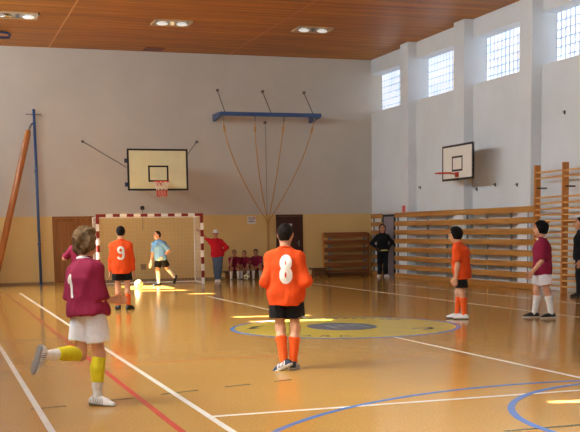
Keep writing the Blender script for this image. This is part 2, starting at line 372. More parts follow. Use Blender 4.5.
# ------------------------------------------------------------------ ceiling lamps
for i, (x, lab) in enumerate([(2.35, 'recessed ceiling lamp nearest the left edge, above the blue pole'), (6.36, 'recessed ceiling lamp between the two ceiling seams, above the cream backboard'), (10.36, 'recessed ceiling lamp on the right, above the blue rope beam')]):
    y = 28.62
    L0 = empty('ceiling_lamp', (x, y, ZC), lab, 'lamp', 'recessed ceiling lamps')
    f = MB()
    for (a, b, c, d) in [(-.52, -.36, .52, -.32), (-.52, .32, .52, .36), (-.52, -.36, -.48, .36), (.48, -.36, .52, .36)]: f.box(a, b, -.045, c, d, .0)
    f.build('frame', M['lampframe'], L0)
    rf = MB(); n = 10
    for k in range(n):
        a0, a1 = PI*k/n, PI*(k+1)/n
        p0, p1 = (-.32*math.cos(a0), -.004-.028*(1-math.sin(a0))), (-.32*math.cos(a1), -.004-.028*(1-math.sin(a1)))
        rf.add([(-.48, p0[0], p0[1]), (.48, p0[0], p0[1]), (.48, p1[0], p1[1]), (-.48, p1[0], p1[1])], [(0, 1, 2, 3)])
    rf.build('reflector', M['metalrefl'], L0, True)
    for sx in (-1, 1):
        if i == 0 and sx == -1: mt = M['metalrefl']
        else: mt = M['bulb']
        pts = [(sx*.27+t*.15, 0, -.05) for t in (-1, -.8, -.4, 0, .4, .8, 1)]
        MB().tube(pts, .05, 10, radii=[.01, .03, .045, .05, .045, .03, .01]).build('bulb', mt, L0, True)
    MB().box(-.05, -.05, -.075, .05, .05, -.005).build('lamp_holder', M['bulby'] if i == 1 else M['steel'], L0)

# blue hoop hanging from the ceiling at the left edge
pts = [(1.75, 31, 7.09), (2.05, 31, 7.085), (2.25, 31, 7.06), (2.33, 31, 7.0), (2.31, 31, 6.95), (2.2, 31, 6.93), (1.95, 31, 6.93), (1.72, 31, 6.95)]
o = MB().tube(pts, .035, 8, True).build('ceiling_hook', M['navy'], loc=(2, 31, 7.0)); tag(o, 'dark blue steel hoop bracket under the ceiling at the left edge', 'bracket')

# ------------------------------------------------------------------ blue pole and leaning orange pole
p = empty('climbing_pole', (3.07, 33.12, 0), 'tall upright blue steel pole standing against the back wall', 'pole')
MB().tube([(0, 0, 0), (0, 0, 5.25)], .042, 12).build('pole', M['blue'], p, True)
MB().box(-.24, -.02, 5.08, .22, .02, 5.11).build('cross_bar', M['steel'], p)
MB().tube([(0, 0, 4.85), (-.1, -.02, 4.8), (-.16, -.02, 4.66)], .03, 8).build('hook', M['blue'], p)
MB().box(-.08, -.08, 0, .08, .08, .02).build('base_plate', M['blue'], p)
for z in (1.2, 3.4): MB().box(-.05, 0, z, .05, .2, z+.05).build('wall_bracket', M['blue'], p)
p = empty('gym_beam', (1.66, 32.85, 0), 'leaning orange varnished wooden pole resting beside the blue pole', 'pole')
a, b = Vector((1.66, 32.85, 0)), Vector((2.88, 32.92, 4.62)); d = (b-a)
MB().tube([rel(a+d*t, p) for t in (0, .02, .5, .97, 1)], .1, 16, radii=[.085, .1, .1, .095, .06]).build('shaft', M['orangewood'], p, True)
MB().tube([rel(b-d*.005, p), rel(b+d*.02, p), rel(b+d*.03+Vector((.05, 0, .02)), p)], .035, 8).build('steel_cap', M['steel'], p)

# ------------------------------------------------------------------ basketball backboards
def backboard(name, label, O, X, Y_, w, h, z0, msurf, inner, rimc, rimz, rimr, netcol, arms):
    """O centre bottom of board face, X along board, Y_ from the board towards the court (unit vectors)"""
    e = empty(name, O, label, 'basketball hoop', 'basketball hoops')
    Z = Vector((0, 0, 1))
    def B(u, v, t): return X*u+Y_*t+Z*v
    def slab(mb, u0, v0, u1, v1, t0, t1):
        vs = [B(u, v, t) for u in (u0, u1) for t in (t0, t1) for v in (v0, v1)]
        mb.add(vs, [(0, 1, 3, 2), (4, 6, 7, 5), (0, 4, 5, 1), (2, 3, 7, 6), (0, 2, 6, 4), (1, 5, 7, 3)]); return mb
    slab(MB(), -w/2, 0, w/2, h, -.03, 0).build('board', msurf, e)
    bw = .055
    f = MB(); slab(f, -w/2, 0, w/2, bw, -.035, .004); slab(f, -w/2, h-bw, w/2, h, -.035, .004); slab(f, -w/2, bw, -w/2+bw, h-bw, -.035, .004); slab(f, w/2-bw, bw, w/2, h-bw, -.035, .004)
    f.build('border', M['black'], e)
    u0, v0, u1, v1 = inner; f = MB()
    slab(f, u0, v0, u1, v0+.05, -.001, .003); slab(f, u0, v1-.05, u1, v1, -.001, .003); slab(f, u0, v0, u0+.05, v1, -.001, .003); slab(f, u1-.05, v0, u1, v1, -.001, .003)
    f.build('aiming_square', M['black'], e)
    cu = (u0+u1)/2
    ring = MB(); ring.tube([B(cu+rimr*math.cos(t), rimz, rimc+rimr*math.sin(t)) for t in [2*PI*i/28 for i in range(28)]], .014, 8, True)
    slab(ring, cu-.09, rimz-.1, cu+.09, rimz+.03, 0, .02); slab(ring, cu-.07, rimz-.02, cu-.03, rimz+.01, .0, rimc-rimr+.04); slab(ring, cu+.03, rimz-.02, cu+.07, rimz+.01, .0, rimc-rimr+.04)
    rg = ring.build('rim', M['rimred'], e, True)
    if netcol:
        for part, (v_a, v_b, ra, rb, mm) in enumerate([(0, -.24, rimr, .15, M['net']), (-.24, -.43, .15, .14, M['netred'])]):
            nt = MB(); n = 10
            for k in range(n):
                for sgn in (1, -1):
                    pts = []
                    for q in range(5):
                        tt = q/4; rr = ra+(rb-ra)*tt; an = 2*PI*(k+sgn*tt*1.0)/n
                        pts.append(B(cu+rr*math.cos(an), rimz+v_a+(v_b-v_a)*tt, rimc+rr*math.sin(an)))
                    nt.tube(pts, .009, 4)
            nt.build('net', mm, rg)
    ar = MB()
    for (q0, q1) in arms: ar.tube([rel(q0, e), rel(q1, e)], .03, 8)
    ar.build('support_arm', M['navy'], e)
    return e
Xa, Ya = Vector((1, 0, 0)), Vector((0, -1, 0))
cxb = 6.33
bb = backboard('basketball_hoop', 'cream basketball backboard with black border on the back wall above the goal', (cxb, 30.9, 2.745), Xa, Ya, 1.79, 1.2, 0, M['boardcream'],
     (-.29, .25, .31, .72), .42, .24, .225, True, [((5.75, 30.97, 3.0), (5.9, YB-.01, 3.0)), ((6.9, 30.97, 3.0), (6.75, YB-.01, 3.0)), ((5.75, 30.97, 3.7), (5.9, YB-.01, 3.7)), ((6.9, 30.97, 3.7), (6.75, YB-.01, 3.7)), ((5.75, 30.95, 3.0), (5.75, 30.95, 3.75)), ((6.9, 30.95, 3.0), (6.9, 30.95, 3.75))])
for z in (3.6, 2.92): MB().box(-.97, .0, z-2.745-.06, -.885, .06, z-2.745+.06).build('hinge', M['navy'], bb)
for (a, b) in [((4.51, YB-.015, 4.33), (5.45, 30.95, 3.4)), ((8.09, YB-.015, 4.36), (7.2, 30.95, 3.75))]:
    MB().tube([rel(a, bb), rel(b, bb)], .011, 5).tube([rel(a, bb), rel(Vector(a)-Vector((0, .04, 0)), bb)], .045, 8).build('stay_wire', M['wire'], bb)
Xb, Yb_ = Vector((0, -1, 0)), Vector((-1, 0, 0))
backboard('basketball_hoop', 'white basketball backboard with red rim on the right wall between the columns', (13.3, 25.63, 2.79), Xb, Yb_, 1.74, .94, 0, M['boardwhite'],
     (-.3, .235, .3, .635), .4, .18, .225, False, [((13.36, 26.25, 3.0), (XR-.29, 26.42, 3.0)), ((13.36, 26.25, 3.5), (XR-.29, 26.42, 3.5)), ((13.36, 26.3, 3.0), (13.36, 25.1, 3.0)), ((13.36, 26.3, 3.5), (13.36, 25.1, 3.5))])

# ------------------------------------------------------------------ blue beam with climbing ropes
YBM = 32.45
e = empty('rope_beam', (10.3, YBM, 5.17), 'long blue steel beam holding climbing ropes high on the back wall', 'beam')
MB().box(-1.66, -.06, -.07, 1.68, .06, .05, .008).build('beam', M['blue'], e)
for x in (-1.62, 1.62): MB().add([(x-.05, .06, .05), (x+.05, .06, .05), (x+.05, .88, .05), (x-.05, .88, .05), (x-.05, .06, -.09), (x+.05, .06, -.09), (x+.05, .88, -.16), (x-.05, .88, -.16)], [(0, 1, 2, 3), (4, 7, 6, 5), (0, 4, 5, 1), (1, 5, 6, 2), (2, 6, 7, 3), (3, 7, 4, 0)]).build('wall_bracket', M['blue'], e)
for (x, xb) in ((8.81, 8.81), (10.31, 10.31), (11.72, 11.72)):
    MB().tube([rel((x, YB, 5.98), e), rel((xb, YBM, 5.2), e)], .014, 5).tube([rel((x, YB, 5.98), e), rel((x, YB-.05, 5.98), e)], .05, 8).build('stay_rod', M['wire'], e)
GA = Vector((10.32, 33.0, 1.86))
for i, (x, lab) in enumerate([(8.74, 'leftmost climbing rope hanging from the blue beam'), (9.78, 'second climbing rope from the left, under the blue beam'), (10.74, 'third climbing rope from the left, under the blue beam'), (11.76, 'rightmost climbing rope hanging from the blue beam')]):
    top = Vector((x, YBM, 5.07)); off = Vector(((i-1.5)*.03, 0, 0)); g = GA+off
    pts = []
    for k in range(13):
        t = k/12; q = top.lerp(g, t)
        q.x = top.x+(g.x-top.x)*(t**1.5); q.y = top.y+(g.y-top.y)*t**.8
        pts.append(q)
    pts += [g+Vector((off.x*-.45, 0, -z)) for z in (.2, .5, .9, 1.3)]
    rp = empty('climbing_rope', top, lab, 'rope', 'climbing ropes on the blue beam')
    MB().tube([rel(q, rp) for q in pts], .016, 7).build('rope', M['rope'], rp, True)
    k = pts[1]; MB().tube([rel(k+(pts[2]-k)*t, rp) for t in (0, .1, .6, .7)], .036, 8, radii=[.02, .036, .036, .02]).build('knot', M['rope'], rp, True)
    MB().tube([rel(top+Vector((0, 0, .025)), rp), rel(top+Vector((0, 0, -.12)), rp)], .022, 8).build('shackle', M['steel'], rp)
o = MB().tube([GA+Vector((.075*math.cos(t), .05*math.sin(t), 0)) for t in [2*PI*i/14 for i in range(14)]], .016, 6, True).build('rope_tie', M['rope'], loc=tuple(GA)); tag(o, 'loop of cord tying the four climbing ropes together', 'cord')

# ------------------------------------------------------------------ small things on the walls
o = empty('wall_pull', (6.29, YB, 2.3), 'small dark round hook with a hanging cord above the goal', 'hook')
MB().tube([(0, 0, 0), (0, -.05, 0)], .07, 12).build('disc', M['black'], o); MB().tube([(0, -.05, 0), (-.01, -.05, -.7)], .008, 5).build('cord', M['wire'], o)
o = empty('wall_socket', (6.26, YB, .46), 'small grey electrical socket low on the ochre wall inside the goal', 'socket')
MB().box(-.09, -.045, -.09, .09, 0, .09, .01).build('box', mat('grey_plastic', (176, 144, 100), .5), o); MB().tube([(0, -.04, 0), (0, -.052, 0)], .05, 12).build('face', mat('grey_plastic_dark', (150, 122, 84), .5), o)
o = empty('wall_bolt', (10.37, YB, 5.0), 'small dark round bolt on the wall under the blue beam', 'bolt')
MB().tube([(0, 0, 0), (0, -.06, 0)], .05, 10).build('head', M['wire'], o); MB().tube([(.01, -.03, 0), (.02, -.03, -3.0)], .006, 4).build('cord', M['wire'], o)
n_ = empty('notice', (9.86, YB, 1.88), 'white paper notice with dark print on the ochre wall left of the ropes', 'notice')
MB().box(-.14, -.008, -.12, .14, 0, .12).build('sheet', M['paper'], n_)
for (z, w0, w1, h_) in [(.06, -.11, .05, .03), (.015, -.09, .1, .022), (-.06, -.1, .1, .04)]:
    x = w0; t = MB()
    while x < w1: wd = random.uniform(.02, .04); t.box(x, -.0095, z, min(x+wd, w1), -.007, z+h_); x += wd+.012
    t.build('print', M['ink'], n_)
MB().box(.06, -.0095, .05, .125, -.007, .1).build('red_mark', M['redsign'], n_)
o = MB().box(XR-.29, 30.03, 2.04, XR-.281, 30.25, 2.24).build('wall_sign', M['redsign'], loc=(XR-.285, 30.14, 2.14)); tag(o, 'small red sign on the right wall above the wooden slats', 'sign')
for (y, z, lab) in [(29.56, 2.76, 'small dark wall hook left of the white backboard'), (26.0, 2.56, 'small dark wall hook just under the right end of the white backboard'), (25.01, 2.64, 'small dark wall hook midway between backboard and wall bars'), (23.9, 2.59, 'small dark wall hook beside the column next to the wall bars'), (21.8, 4.16, 'small dark wall hook high on the right wall above the wall bars')]:
    o = empty('wall_hook', (XR, y, z), lab, 'hook', 'small hooks on the right wall')
    MB().box(-.015, -.025, -.045, 0, .025, .045).build('plate', M['black'], o); MB().tube([(-.015, 0, .01), (-.05, 0, .0), (-.06, 0, .03)], .01, 6).build('prong', M['black'], o)

# ------------------------------------------------------------------ slatted wall guards
def guard(name, label, y0, y1, posts, x=13.80, n=8, pitch=.268, bh=.15, group='slatted wooden wall guards'):
    e = empty(name, (x, (y0+y1)/2, 0), label, 'wall guard', group)
    for k in range(n):
        z = .005+k*pitch
        s = MB().box(-.016, y0-e.location.y, z, .010, y1-e.location.y, z+bh, .008).build('slat', M['pine'], e)
    for py in posts: MB().box(.013, py-.022-e.location.y, 0, .055, py+.022-e.location.y, 2.02).build('post', M['greypost'], e)
    return e
guard('wall_guard', 'long slatted wooden guard on the right wall from the grey door to the wall bars', 22.62, 30.78, [30.62, 29.86, 28.49, 27.25, 26.06, 24.97, 23.73, 22.9])
guard('wall_guard', 'short slatted wooden guard in the corner left of the grey door', 32.3, 33.27, [32.42, 33.1], x=14.04)
e = empty('wall_guard', (13.1, 33.1, 0), 'low dark slatted wooden rack against the back wall in the corner', 'wall guard', 'slatted wooden wall guards')
for k in range(6):
    z = .06+k*.245; MB().box(-.86, -.05, z, .72, -.01, z+(.15 if k < 5 else .16), .008).build('slat', M['pinex'], e)
for x in (-.9, .72): MB().box(x, -.06, 0, x+.06, .0, 1.42, .006).build('upright', M['pinez'] if x < 0 else M['pinex'], e)
for x in (-.66, .6): MB().box(x, -.008, 0, x+.07, .05, 1.40).build('post', M['greypost'], e)

# ------------------------------------------------------------------ wall bars
e = empty('wall_bars', (13.8, 21.2, 0), 'tall wooden wall bars ladder at the right edge', 'wall bars')
ups = [22.42, 21.23, 20.04, 18.85]
for y in ups:
    u = MB().box(-.11, y-.03-21.2, 0, .045, y+.03-21.2, 2.98, .006).build('upright', M['pinez'], e)
    if y > 21: MB().box(-.06, -.031+y-21.2, 2.42, .2, -.055+y-21.2, 2.455).build('hook', M['black'], u)
zs = [2.80, 2.665]+[2.21-.1375*k for k in range(16)]
for i in range(3):
    for z in zs:
        y1, y0 = ups[i]-.03-21.2, ups[i+1]+.03-21.2
        n = 10; vs = []; 
        for yy in (y0, y1): vs += [(-.075+.03*math.cos(2*PI*k/n), yy, z+.023*math.sin(2*PI*k/n)) for k in range(n)]
        MB().add(vs, [(k, (k+1) % n, n+(k+1) % n, n+k) for k in range(n)]).build('rung', mat('rung_pine', (226, 172, 104), .35, .1, 8) if 'rung_pine' not in bpy.data.materials else bpy.data.materials['rung_pine'], e, True)
for z in (.35, 1.6):
    for y in ups: MB().box(.045, y-.02-21.2, z, .3, y+.02-21.2, z+.04).build('wall_bracket', M['pinez'], e)

# ------------------------------------------------------------------ benches
def bench(label, x0, x1, y0, y1, h, group='low wooden benches'):
    e = empty('gym_bench', ((x0+x1)/2, (y0+y1)/2, 0), label, 'bench', group); w, d = (x1-x0)/2, (y1-y0)/2
    MB().box(-w, -d, h-.05, w, d, h, .01).build('seat', M['bench'], e)
    MB().box(-w+.06, -d+.03, .03, w-.06, -d+.06, h-.05).build('apron', M['bench'], e)
    for s in (-1, 1): MB().box(s*(w-.14)-.04, -d+.02, 0, s*(w-.14)+.04, d-.02, h-.05, .008).build('leg', M['bench'], e)
bench('low dark wooden bench under the three seated boys', 8.75, 10.35, 32.72, 33.05, .27)
bench('low dark wooden bench between the dark door and the corner rack', 11.66, 12.2, 32.62, 32.9, .3)
bench('long very low dark bench in front of the dark slatted rack', 12.26, 13.7, 32.66, 32.9, .13)

# ------------------------------------------------------------------ goal
GY, GL, GR, GT = 30.6, 4.475, 7.525, 2.07
e = empty('futsal_goal', ((GL+GR)/2, GY, 0), 'red and white striped goal with white net in front of the back wall', 'goal')
ox = (GL+GR)/2
for sx, x in ((-1, GL), (1, GR)):
    x -= ox; m = MB(); z = GT-.28; m.slot(0).box(x-.04, -.04, z, x+.04, .04, GT-.08); c = 1
    while z > 0: m.slot(c).box(x-.04, -.04, max(0, z-.2), x+.04, .04, z); z -= .2; c = 1-c
    m.build('post', [M['red'], M['white']], e)
m = MB(); x = GL-.04-ox; end = GR+.04-ox; c = 0; first = True
while x < end-1e-4:
    w = .28 if (first or end-x < .29) else .2
    m.slot(c).box(x, -.04, GT-.08, min(end, x+w), .04, GT); x += w; c = 1-c; first = False
m.build('crossbar', [M['red'], M['white']], e)
for x in (GL-ox, GR-ox):
    MB().tube([(x, .04, .04), (x, 1.0, .04)], .03, 8).tube([(x, 1.0, .04), (x, .95, 1.98)], .014, 6).tube([(x, .04, GT-.06), (x, .95, 1.98)], .014, 6).build('side_frame', M['white'], e)
MB().tube([(GL-ox, 1.0, .04), (GR-ox, 1.0, .04)], .02, 8).build('rear_bar', M['white'], e)
MB().tube([(GL-ox, .95, 1.98), (GR-ox, .95, 1.98)], .012, 6).build('rear_bar', M['white'], e)
nt = MB()
def yb(z): return 1.0-.05*z/2+.03*math.sin(z*3)
for i in range(28):
    x = GL-ox+(GR-GL)*i/27; nt.tube([(x, yb(z), z) for z in (.04, .5, 1, 1.5, 1.98)]+[(x, .05, GT-.04)], .0015, 4)
for k in range(18):
    z = .06+k*.112; nt.tube([(GL-ox, yb(z), z), (GR-ox, yb(z), z)], .0015, 4)
for x in (GL-ox, GR-ox):
    for k in range(18): z = .06+k*.112; nt.tube([(x, .04, z), (x, yb(z), z)], .003, 4)
    for k in range(8): y = .08+k*.12; nt.tube([(x, y, .04), (x, y, GT-.06)], .004, 4)
nt.build('net', M['net'], e)

# ------------------------------------------------------------------ balls
def ball(c, r, label, m2):
    bm = bmesh.new(); bmesh.ops.create_icosphere(bm, subdivisions=4, radius=r)
    me = bpy.data.meshes.new('football'); bm.to_mesh(me); bm.free(); me.materials.append(M['ballm']); me.materials.append(m2)
    ico = [Vector(v).normalized() for v in [(0, 1, 1.618), (0, -1, 1.618), (0, 1, -1.618), (0, -1, -1.618), (1, 1.618, 0), (-1, 1.618, 0), (1, -1.618, 0), (-1, -1.618, 0), (1.618, 0, 1), (1.618, 0, -1), (-1.618, 0, 1), (-1.618, 0, -1)]]
    for p in me.polygons:
        p.use_smooth = True
        if max(Vector(p.center).normalized().dot(v) for v in ico) > .945: p.material_index = 1
    o = bpy.data.objects.new('football', me); COL.objects.link(o); o.location = (c[0], c[1], r); o.rotation_euler = (.4, .3, .2)
    tag(o, label, 'ball', 'footballs')
ball((5.36, 29.25), .115, 'pale football on the floor right of the orange number nine player', mat('ball_panel', (214, 200, 120), .4))
ball((9.36, 32.3), .105, 'dull white football on the floor at the feet of the seated boys', mat('ball_panel_grey', (130, 118, 104), .4))

# ------------------------------------------------------------------ people: signed-distance figures meshed with surface nets
A3 = np.array
def nrm(v): v = np.asarray(v, float); return v/np.linalg.norm(v)
class Field:
    def __init__(s, k=.02): s.p = []; s.cuts = []; s.k = k
    def cone(s, a, b, ra, rb, ax=None, w=1., k=None, fb=False, fa=False):
        a, b = A3(a, float), A3(b, float); ab = b-a; L2 = max(ab@ab, 1e-9); dr = ab/math.sqrt(L2); m = max(ra, rb)*max(w, 1)
        ax = nrm(ax) if ax is not None else None
        def f(X, Y, Z):
            qx, qy, qz = X-a[0], Y-a[1], Z-a[2]
            t = np.clip((qx*ab[0]+qy*ab[1]+qz*ab[2])/L2, 0, 1)
            rx, ry, rz = qx-t*ab[0], qy-t*ab[1], qz-t*ab[2]
            if ax is not None and w != 1:
                sdot = (rx*ax[0]+ry*ax[1]+rz*ax[2])*(1-1/w)
                rx, ry, rz = rx-ax[0]*sdot, ry-ax[1]*sdot, rz-ax[2]*sdot
            d = np.sqrt(rx*rx+ry*ry+rz*rz)-(ra+(rb-ra)*t)
            if fb: d = np.maximum(d, (X-b[0])*dr[0]+(Y-b[1])*dr[1]+(Z-b[2])*dr[2])
            if fa: d = np.maximum(d, -((X-a[0])*dr[0]+(Y-a[1])*dr[1]+(Z-a[2])*dr[2]))
            return d
        s.p.append((f, np.minimum(a, b)-m, np.maximum(a, b)+m, s.k if k is None else k, 0)); return s
    def ell(s, c, R, axes=None, k=None, sub=False):
        c, R = A3(c, float), A3(R, float); Q = np.eye(3) if axes is None else A3(axes, float); m = R.max()
        def f(X, Y, Z):
            x, y, z = X-c[0], Y-c[1], Z-c[2]
            l = [Q[i, 0]*x+Q[i, 1]*y+Q[i, 2]*z for i in range(3)]
            k0 = np.sqrt((l[0]/R[0])**2+(l[1]/R[1])**2+(l[2]/R[2])**2)
            k1 = np.sqrt((l[0]/R[0]**2)**2+(l[1]/R[1]**2)**2+(l[2]/R[2]**2)**2)
            return k0*(k0-1)/np.maximum(k1, 1e-6)
        s.p.append((f, c-m, c+m, s.k if k is None else k, 1 if sub else 0)); return s
    def cut(s, p, n): s.cuts.append((A3(p, float), nrm(n))); return s
    def mesh(s, h):
        pos = [q for q in s.p if not q[4]]
        lo = np.min([q[1] for q in pos], 0)-3*h-.01; hi = np.max([q[2] for q in pos], 0)+3*h+.01
        n = np.ceil((hi-lo)/h).astype(int)+1; D = np.full(n, .5, np.float32)
        g = [lo[i]+h*np.arange(n[i]) for i in range(3)]
        for f, a, b, k, sub in s.p:
            mg = .015+k+2*h
            i0 = np.maximum(np.floor((a-mg-lo)/h).astype(int), 0); i1 = np.minimum(np.ceil((b+mg-lo)/h).astype(int)+1, n)
            if (i1 <= i0).any(): continue
            X, Y, Z = (g[i][i0[i]:i1[i]] for i in range(3))
            d = f(X[:, None, None], Y[None, :, None], Z[None, None, :])
            sl = tuple(slice(i0[i], i1[i]) for i in range(3)); o = D[sl]
            if sub: D[sl] = np.maximum(o, -d)
            else:
                r = np.minimum(o, d)
                if k > 0: hh = np.maximum(k-np.abs(o-d), 0)/k; r = r-hh*hh*k*.25
                D[sl] = r
        for p, nn in s.cuts:
            D = np.maximum(D, ((g[0]-p[0])*nn[0])[:, None, None]+((g[1]-p[1])*nn[1])[None, :, None]+((g[2]-p[2])*nn[2])[None, None, :])
        S = D < 0
        c = np.zeros(n-1, np.int8)
        for i in (0, 1):
            for j in (0, 1):
                for k in (0, 1): c += S[i:n[0]-1+i, j:n[1]-1+j, k:n[2]-1+k]
        act = np.argwhere((c > 0) & (c < 8)); idm = np.full(n-1, -1, np.int32); idm[tuple(act.T)] = np.arange(len(act))
        acc = np.zeros((len(act), 3)); cnt = np.zeros(len(act))
        for ax in range(3):
            o1, o2 = [q for q in range(3) if q != ax]
            for u in (0, 1):
                for v in (0, 1):
                    p0 = act.copy(); p0[:, o1] += u; p0[:, o2] += v; p1 = p0.copy(); p1[:, ax] += 1
                    d0, d1 = D[tuple(p0.T)], D[tuple(p1.T)]; m = (d0 < 0) != (d1 < 0)
                    t = d0[m]/(d0[m]-d1[m]); q = p0[m].astype(float); q[:, ax] += t; acc[m] += q; cnt[m] += 1
        V = lo+h*acc/cnt[:, None]; F = []
        for ax in range(3):
            o1, o2 = (ax+1) % 3, (ax+2) % 3
            e0 = [slice(1, n[i]-1) for i in range(3)]; e1 = list(e0); e1[ax] = slice(2, n[ax])
            a_, b_ = S[tuple(e0)], S[tuple(e1)]; w = np.argwhere(a_ != b_)+1; sg = S[tuple(w.T)]
            def cell(d1, d2): q = w.copy(); q[:, o1] += d1; q[:, o2] += d2; return idm[tuple(q.T)]
            quad = np.stack([cell(-1, -1), cell(0, -1), cell(0, 0), cell(-1, 0)], 1); quad[~sg] = quad[~sg][:, ::-1]
            F.append(quad[(quad >= 0).all(1)])
        return V, np.concatenate(F)
    def build(s, name, mats, h, parent=None, origin=(0, 0, 0), wr=0, wf=14, matfn=None, relax=1, stretch=(1, 1, .45)):
        V, F = s.mesh(h)
        me = bpy.data.meshes.new(name); me.from_pydata([tuple(v) for v in V-A3(origin)], [], F.tolist())
        if relax or wr:
            bm = bmesh.new(); bm.from_mesh(me)
            for _ in range(relax): bmesh.ops.smooth_vert(bm, verts=bm.verts, factor=.5, use_axis_x=True, use_axis_y=True, use_axis_z=True)
            if wr:
                bm.normal_update(); st = Vector(stretch)
                for v in bm.verts:
                    q = Vector((v.co.x*st.x, v.co.y*st.y, v.co.z*st.z))*wf
                    v.co += v.normal*(wr*(.6*noise.turbulence(q, 2, False)+.22))
            bm.to_mesh(me); bm.free()
        for m in (mats if isinstance(mats, (list, tuple)) else [mats]): me.materials.append(m)
        me.polygons.foreach_set('use_smooth', [True]*len(me.polygons))
        if matfn is not None:
            ce = V[F].mean(1); me.polygons.foreach_set('material_index', np.asarray(matfn(ce), np.int32))
        o = bpy.data.objects.new(name, me); COL.objects.link(o)
        if parent is not None: o.parent = parent
        else: o.location = origin
        return o

SK = {}
def skin(name, c): SK[name] = mat('skin_'+name, c, .5, .05, 30, .1, bscale=300, spec=.35)
skin('fair', (214, 158, 126)); skin('tan', (196, 138, 106)); skin('pale', (222, 172, 144))
M['eye'] = mat('eye_dark', (44, 32, 28), .2); M['lip'] = mat('lip', (176, 98, 86), .45); M['brow'] = mat('eyebrow', (66, 46, 34), .9)
def hairm(name, c): return mat('hair_'+name, c, .6, .4, 90, .9, bscale=240, stretch=(1, 1, .25), spec=.15)
HB = {'brown': hairm('light_brown', (118, 92, 64)), 'dark': hairm('dark_brown', (30, 21, 16)), 'black': hairm('black', (17, 14, 13)), 'mid': hairm('brown', (56, 38, 27))}
M['maroon'] = fabric('maroon_jersey', (142, 32, 66)); M['orange'] = fabric('orange_jersey', (230, 80, 26)); M['sky'] = fabric('light_blue_jersey', (126, 178, 232))
M['shortW'] = fabric('white_shorts', (232, 230, 236)); M['shortK'] = fabric('black_shorts', (22, 21, 24)); M['sockY'] = fabric('yellow_socks', (222, 206, 40)); M['sockW'] = fabric('white_socks', (238, 234, 230)); M['sockO'] = fabric('orange_socks', (240, 96, 36))
M['denim'] = fabric('blue_denim', (84, 98, 122), var=.2); M['redtop'] = fabric('red_sweatshirt', (206, 28, 46)); M['blacktop'] = fabric('black_tracksuit', (20, 20, 24)); M['trim'] = fabric('white_trim', (240, 236, 236)); M['yellowtrim'] = fabric('pale_yellow_trim', (222, 214, 120))
M['shoeW'] = mat('white_shoe', (228, 226, 226), .45, .04); M['shoeK'] = mat('black_shoe', (24, 24, 28), .4, .05); M['shoeN'] = mat('navy_shoe', (34, 42, 62), .4, .05); M['soleG'] = mat('grey_sole', (140, 136, 134), .7); M['soleW'] = mat('white_sole', (224, 222, 218), .6); M['soleK'] = mat('dark_sole', (40, 36, 34), .7); M['glove'] = mat('white_glove', (226, 226, 214), .7); M['numW'] = fabric('white_number', (244, 236, 228))

STROKES = {
 '8': ([[(.0+.14*math.cos(t), 1.02+.22*math.sin(t)) for t in [2*PI*i/20 for i in range(21)]], [(.0+.155*math.cos(t), .52+.25*math.sin(t)) for t in [2*PI*i/20 for i in range(21)]]], .115),
 '9': ([[(.0+.2*math.cos(t), 1.0+.22*math.sin(t)) for t in [2*PI*i/20 for i in range(21)]], [(.2, 1.0), (.2, .55), (.16, .38), (.03, .3), (-.12, .31), (-.2, .40)]], .085),
 '1': ([[(-.16, .95), (.0, 1.18), (.0, .3)]], .095)}
def number(ch, shirt, centre, out, up, height, parent):
    bv = BVHTree.FromObject(shirt, bpy.context.evaluated_depsgraph_get()) if 0 else BVHTree.FromPolygons([v.co for v in shirt.data.vertices], [p.vertices for p in shirt.data.polygons])
    out, up = Vector(out).normalized(), Vector(up).normalized(); rt = up.cross(out).normalized()
    strokes, w = STROKES[ch]; st = .012; sc = height/1.0; grid = {}; vs = []; fs = []
    segs = [(Vector(a), Vector(b)) for pl in strokes for a, b in zip(pl, pl[1:])]
    def inside(u, v):
        q = Vector((u, v))
        for a, b in segs:
            ab = b-a; t = max(0, min(1, (q-a).dot(ab)/max(ab.dot(ab), 1e-9)))
            if (q-a-ab*t).length < w: return True
        return False
    def vert(i, j):
        if (i, j) in grid: return grid[(i, j)]
        p = Vector(centre)+rt*(i*st*sc)+up*((j*st-.75)*sc)
        h = bv.ray_cast(p+out*.5, -out); q = (h[0]+out*.0035) if h[0] is not None else None
        grid[(i, j)] = None if q is None else len(vs)
        if q is not None: vs.append(q)
        return grid[(i, j)]
    for i in range(-30, 30):
        for j in range(10, 115):
            if inside((i+.5)*st, (j+.5)*st):
                q = [vert(i, j), vert(i+1, j), vert(i+1, j+1), vert(i, j+1)]
                if None not in q: fs.append(q)
    mb = MB().add(vs, fs); o = mb.build('jersey_number', M['numW'], parent, True)
    return tag(o, 'white number %s on the back' % ch) if ch in '89' else o

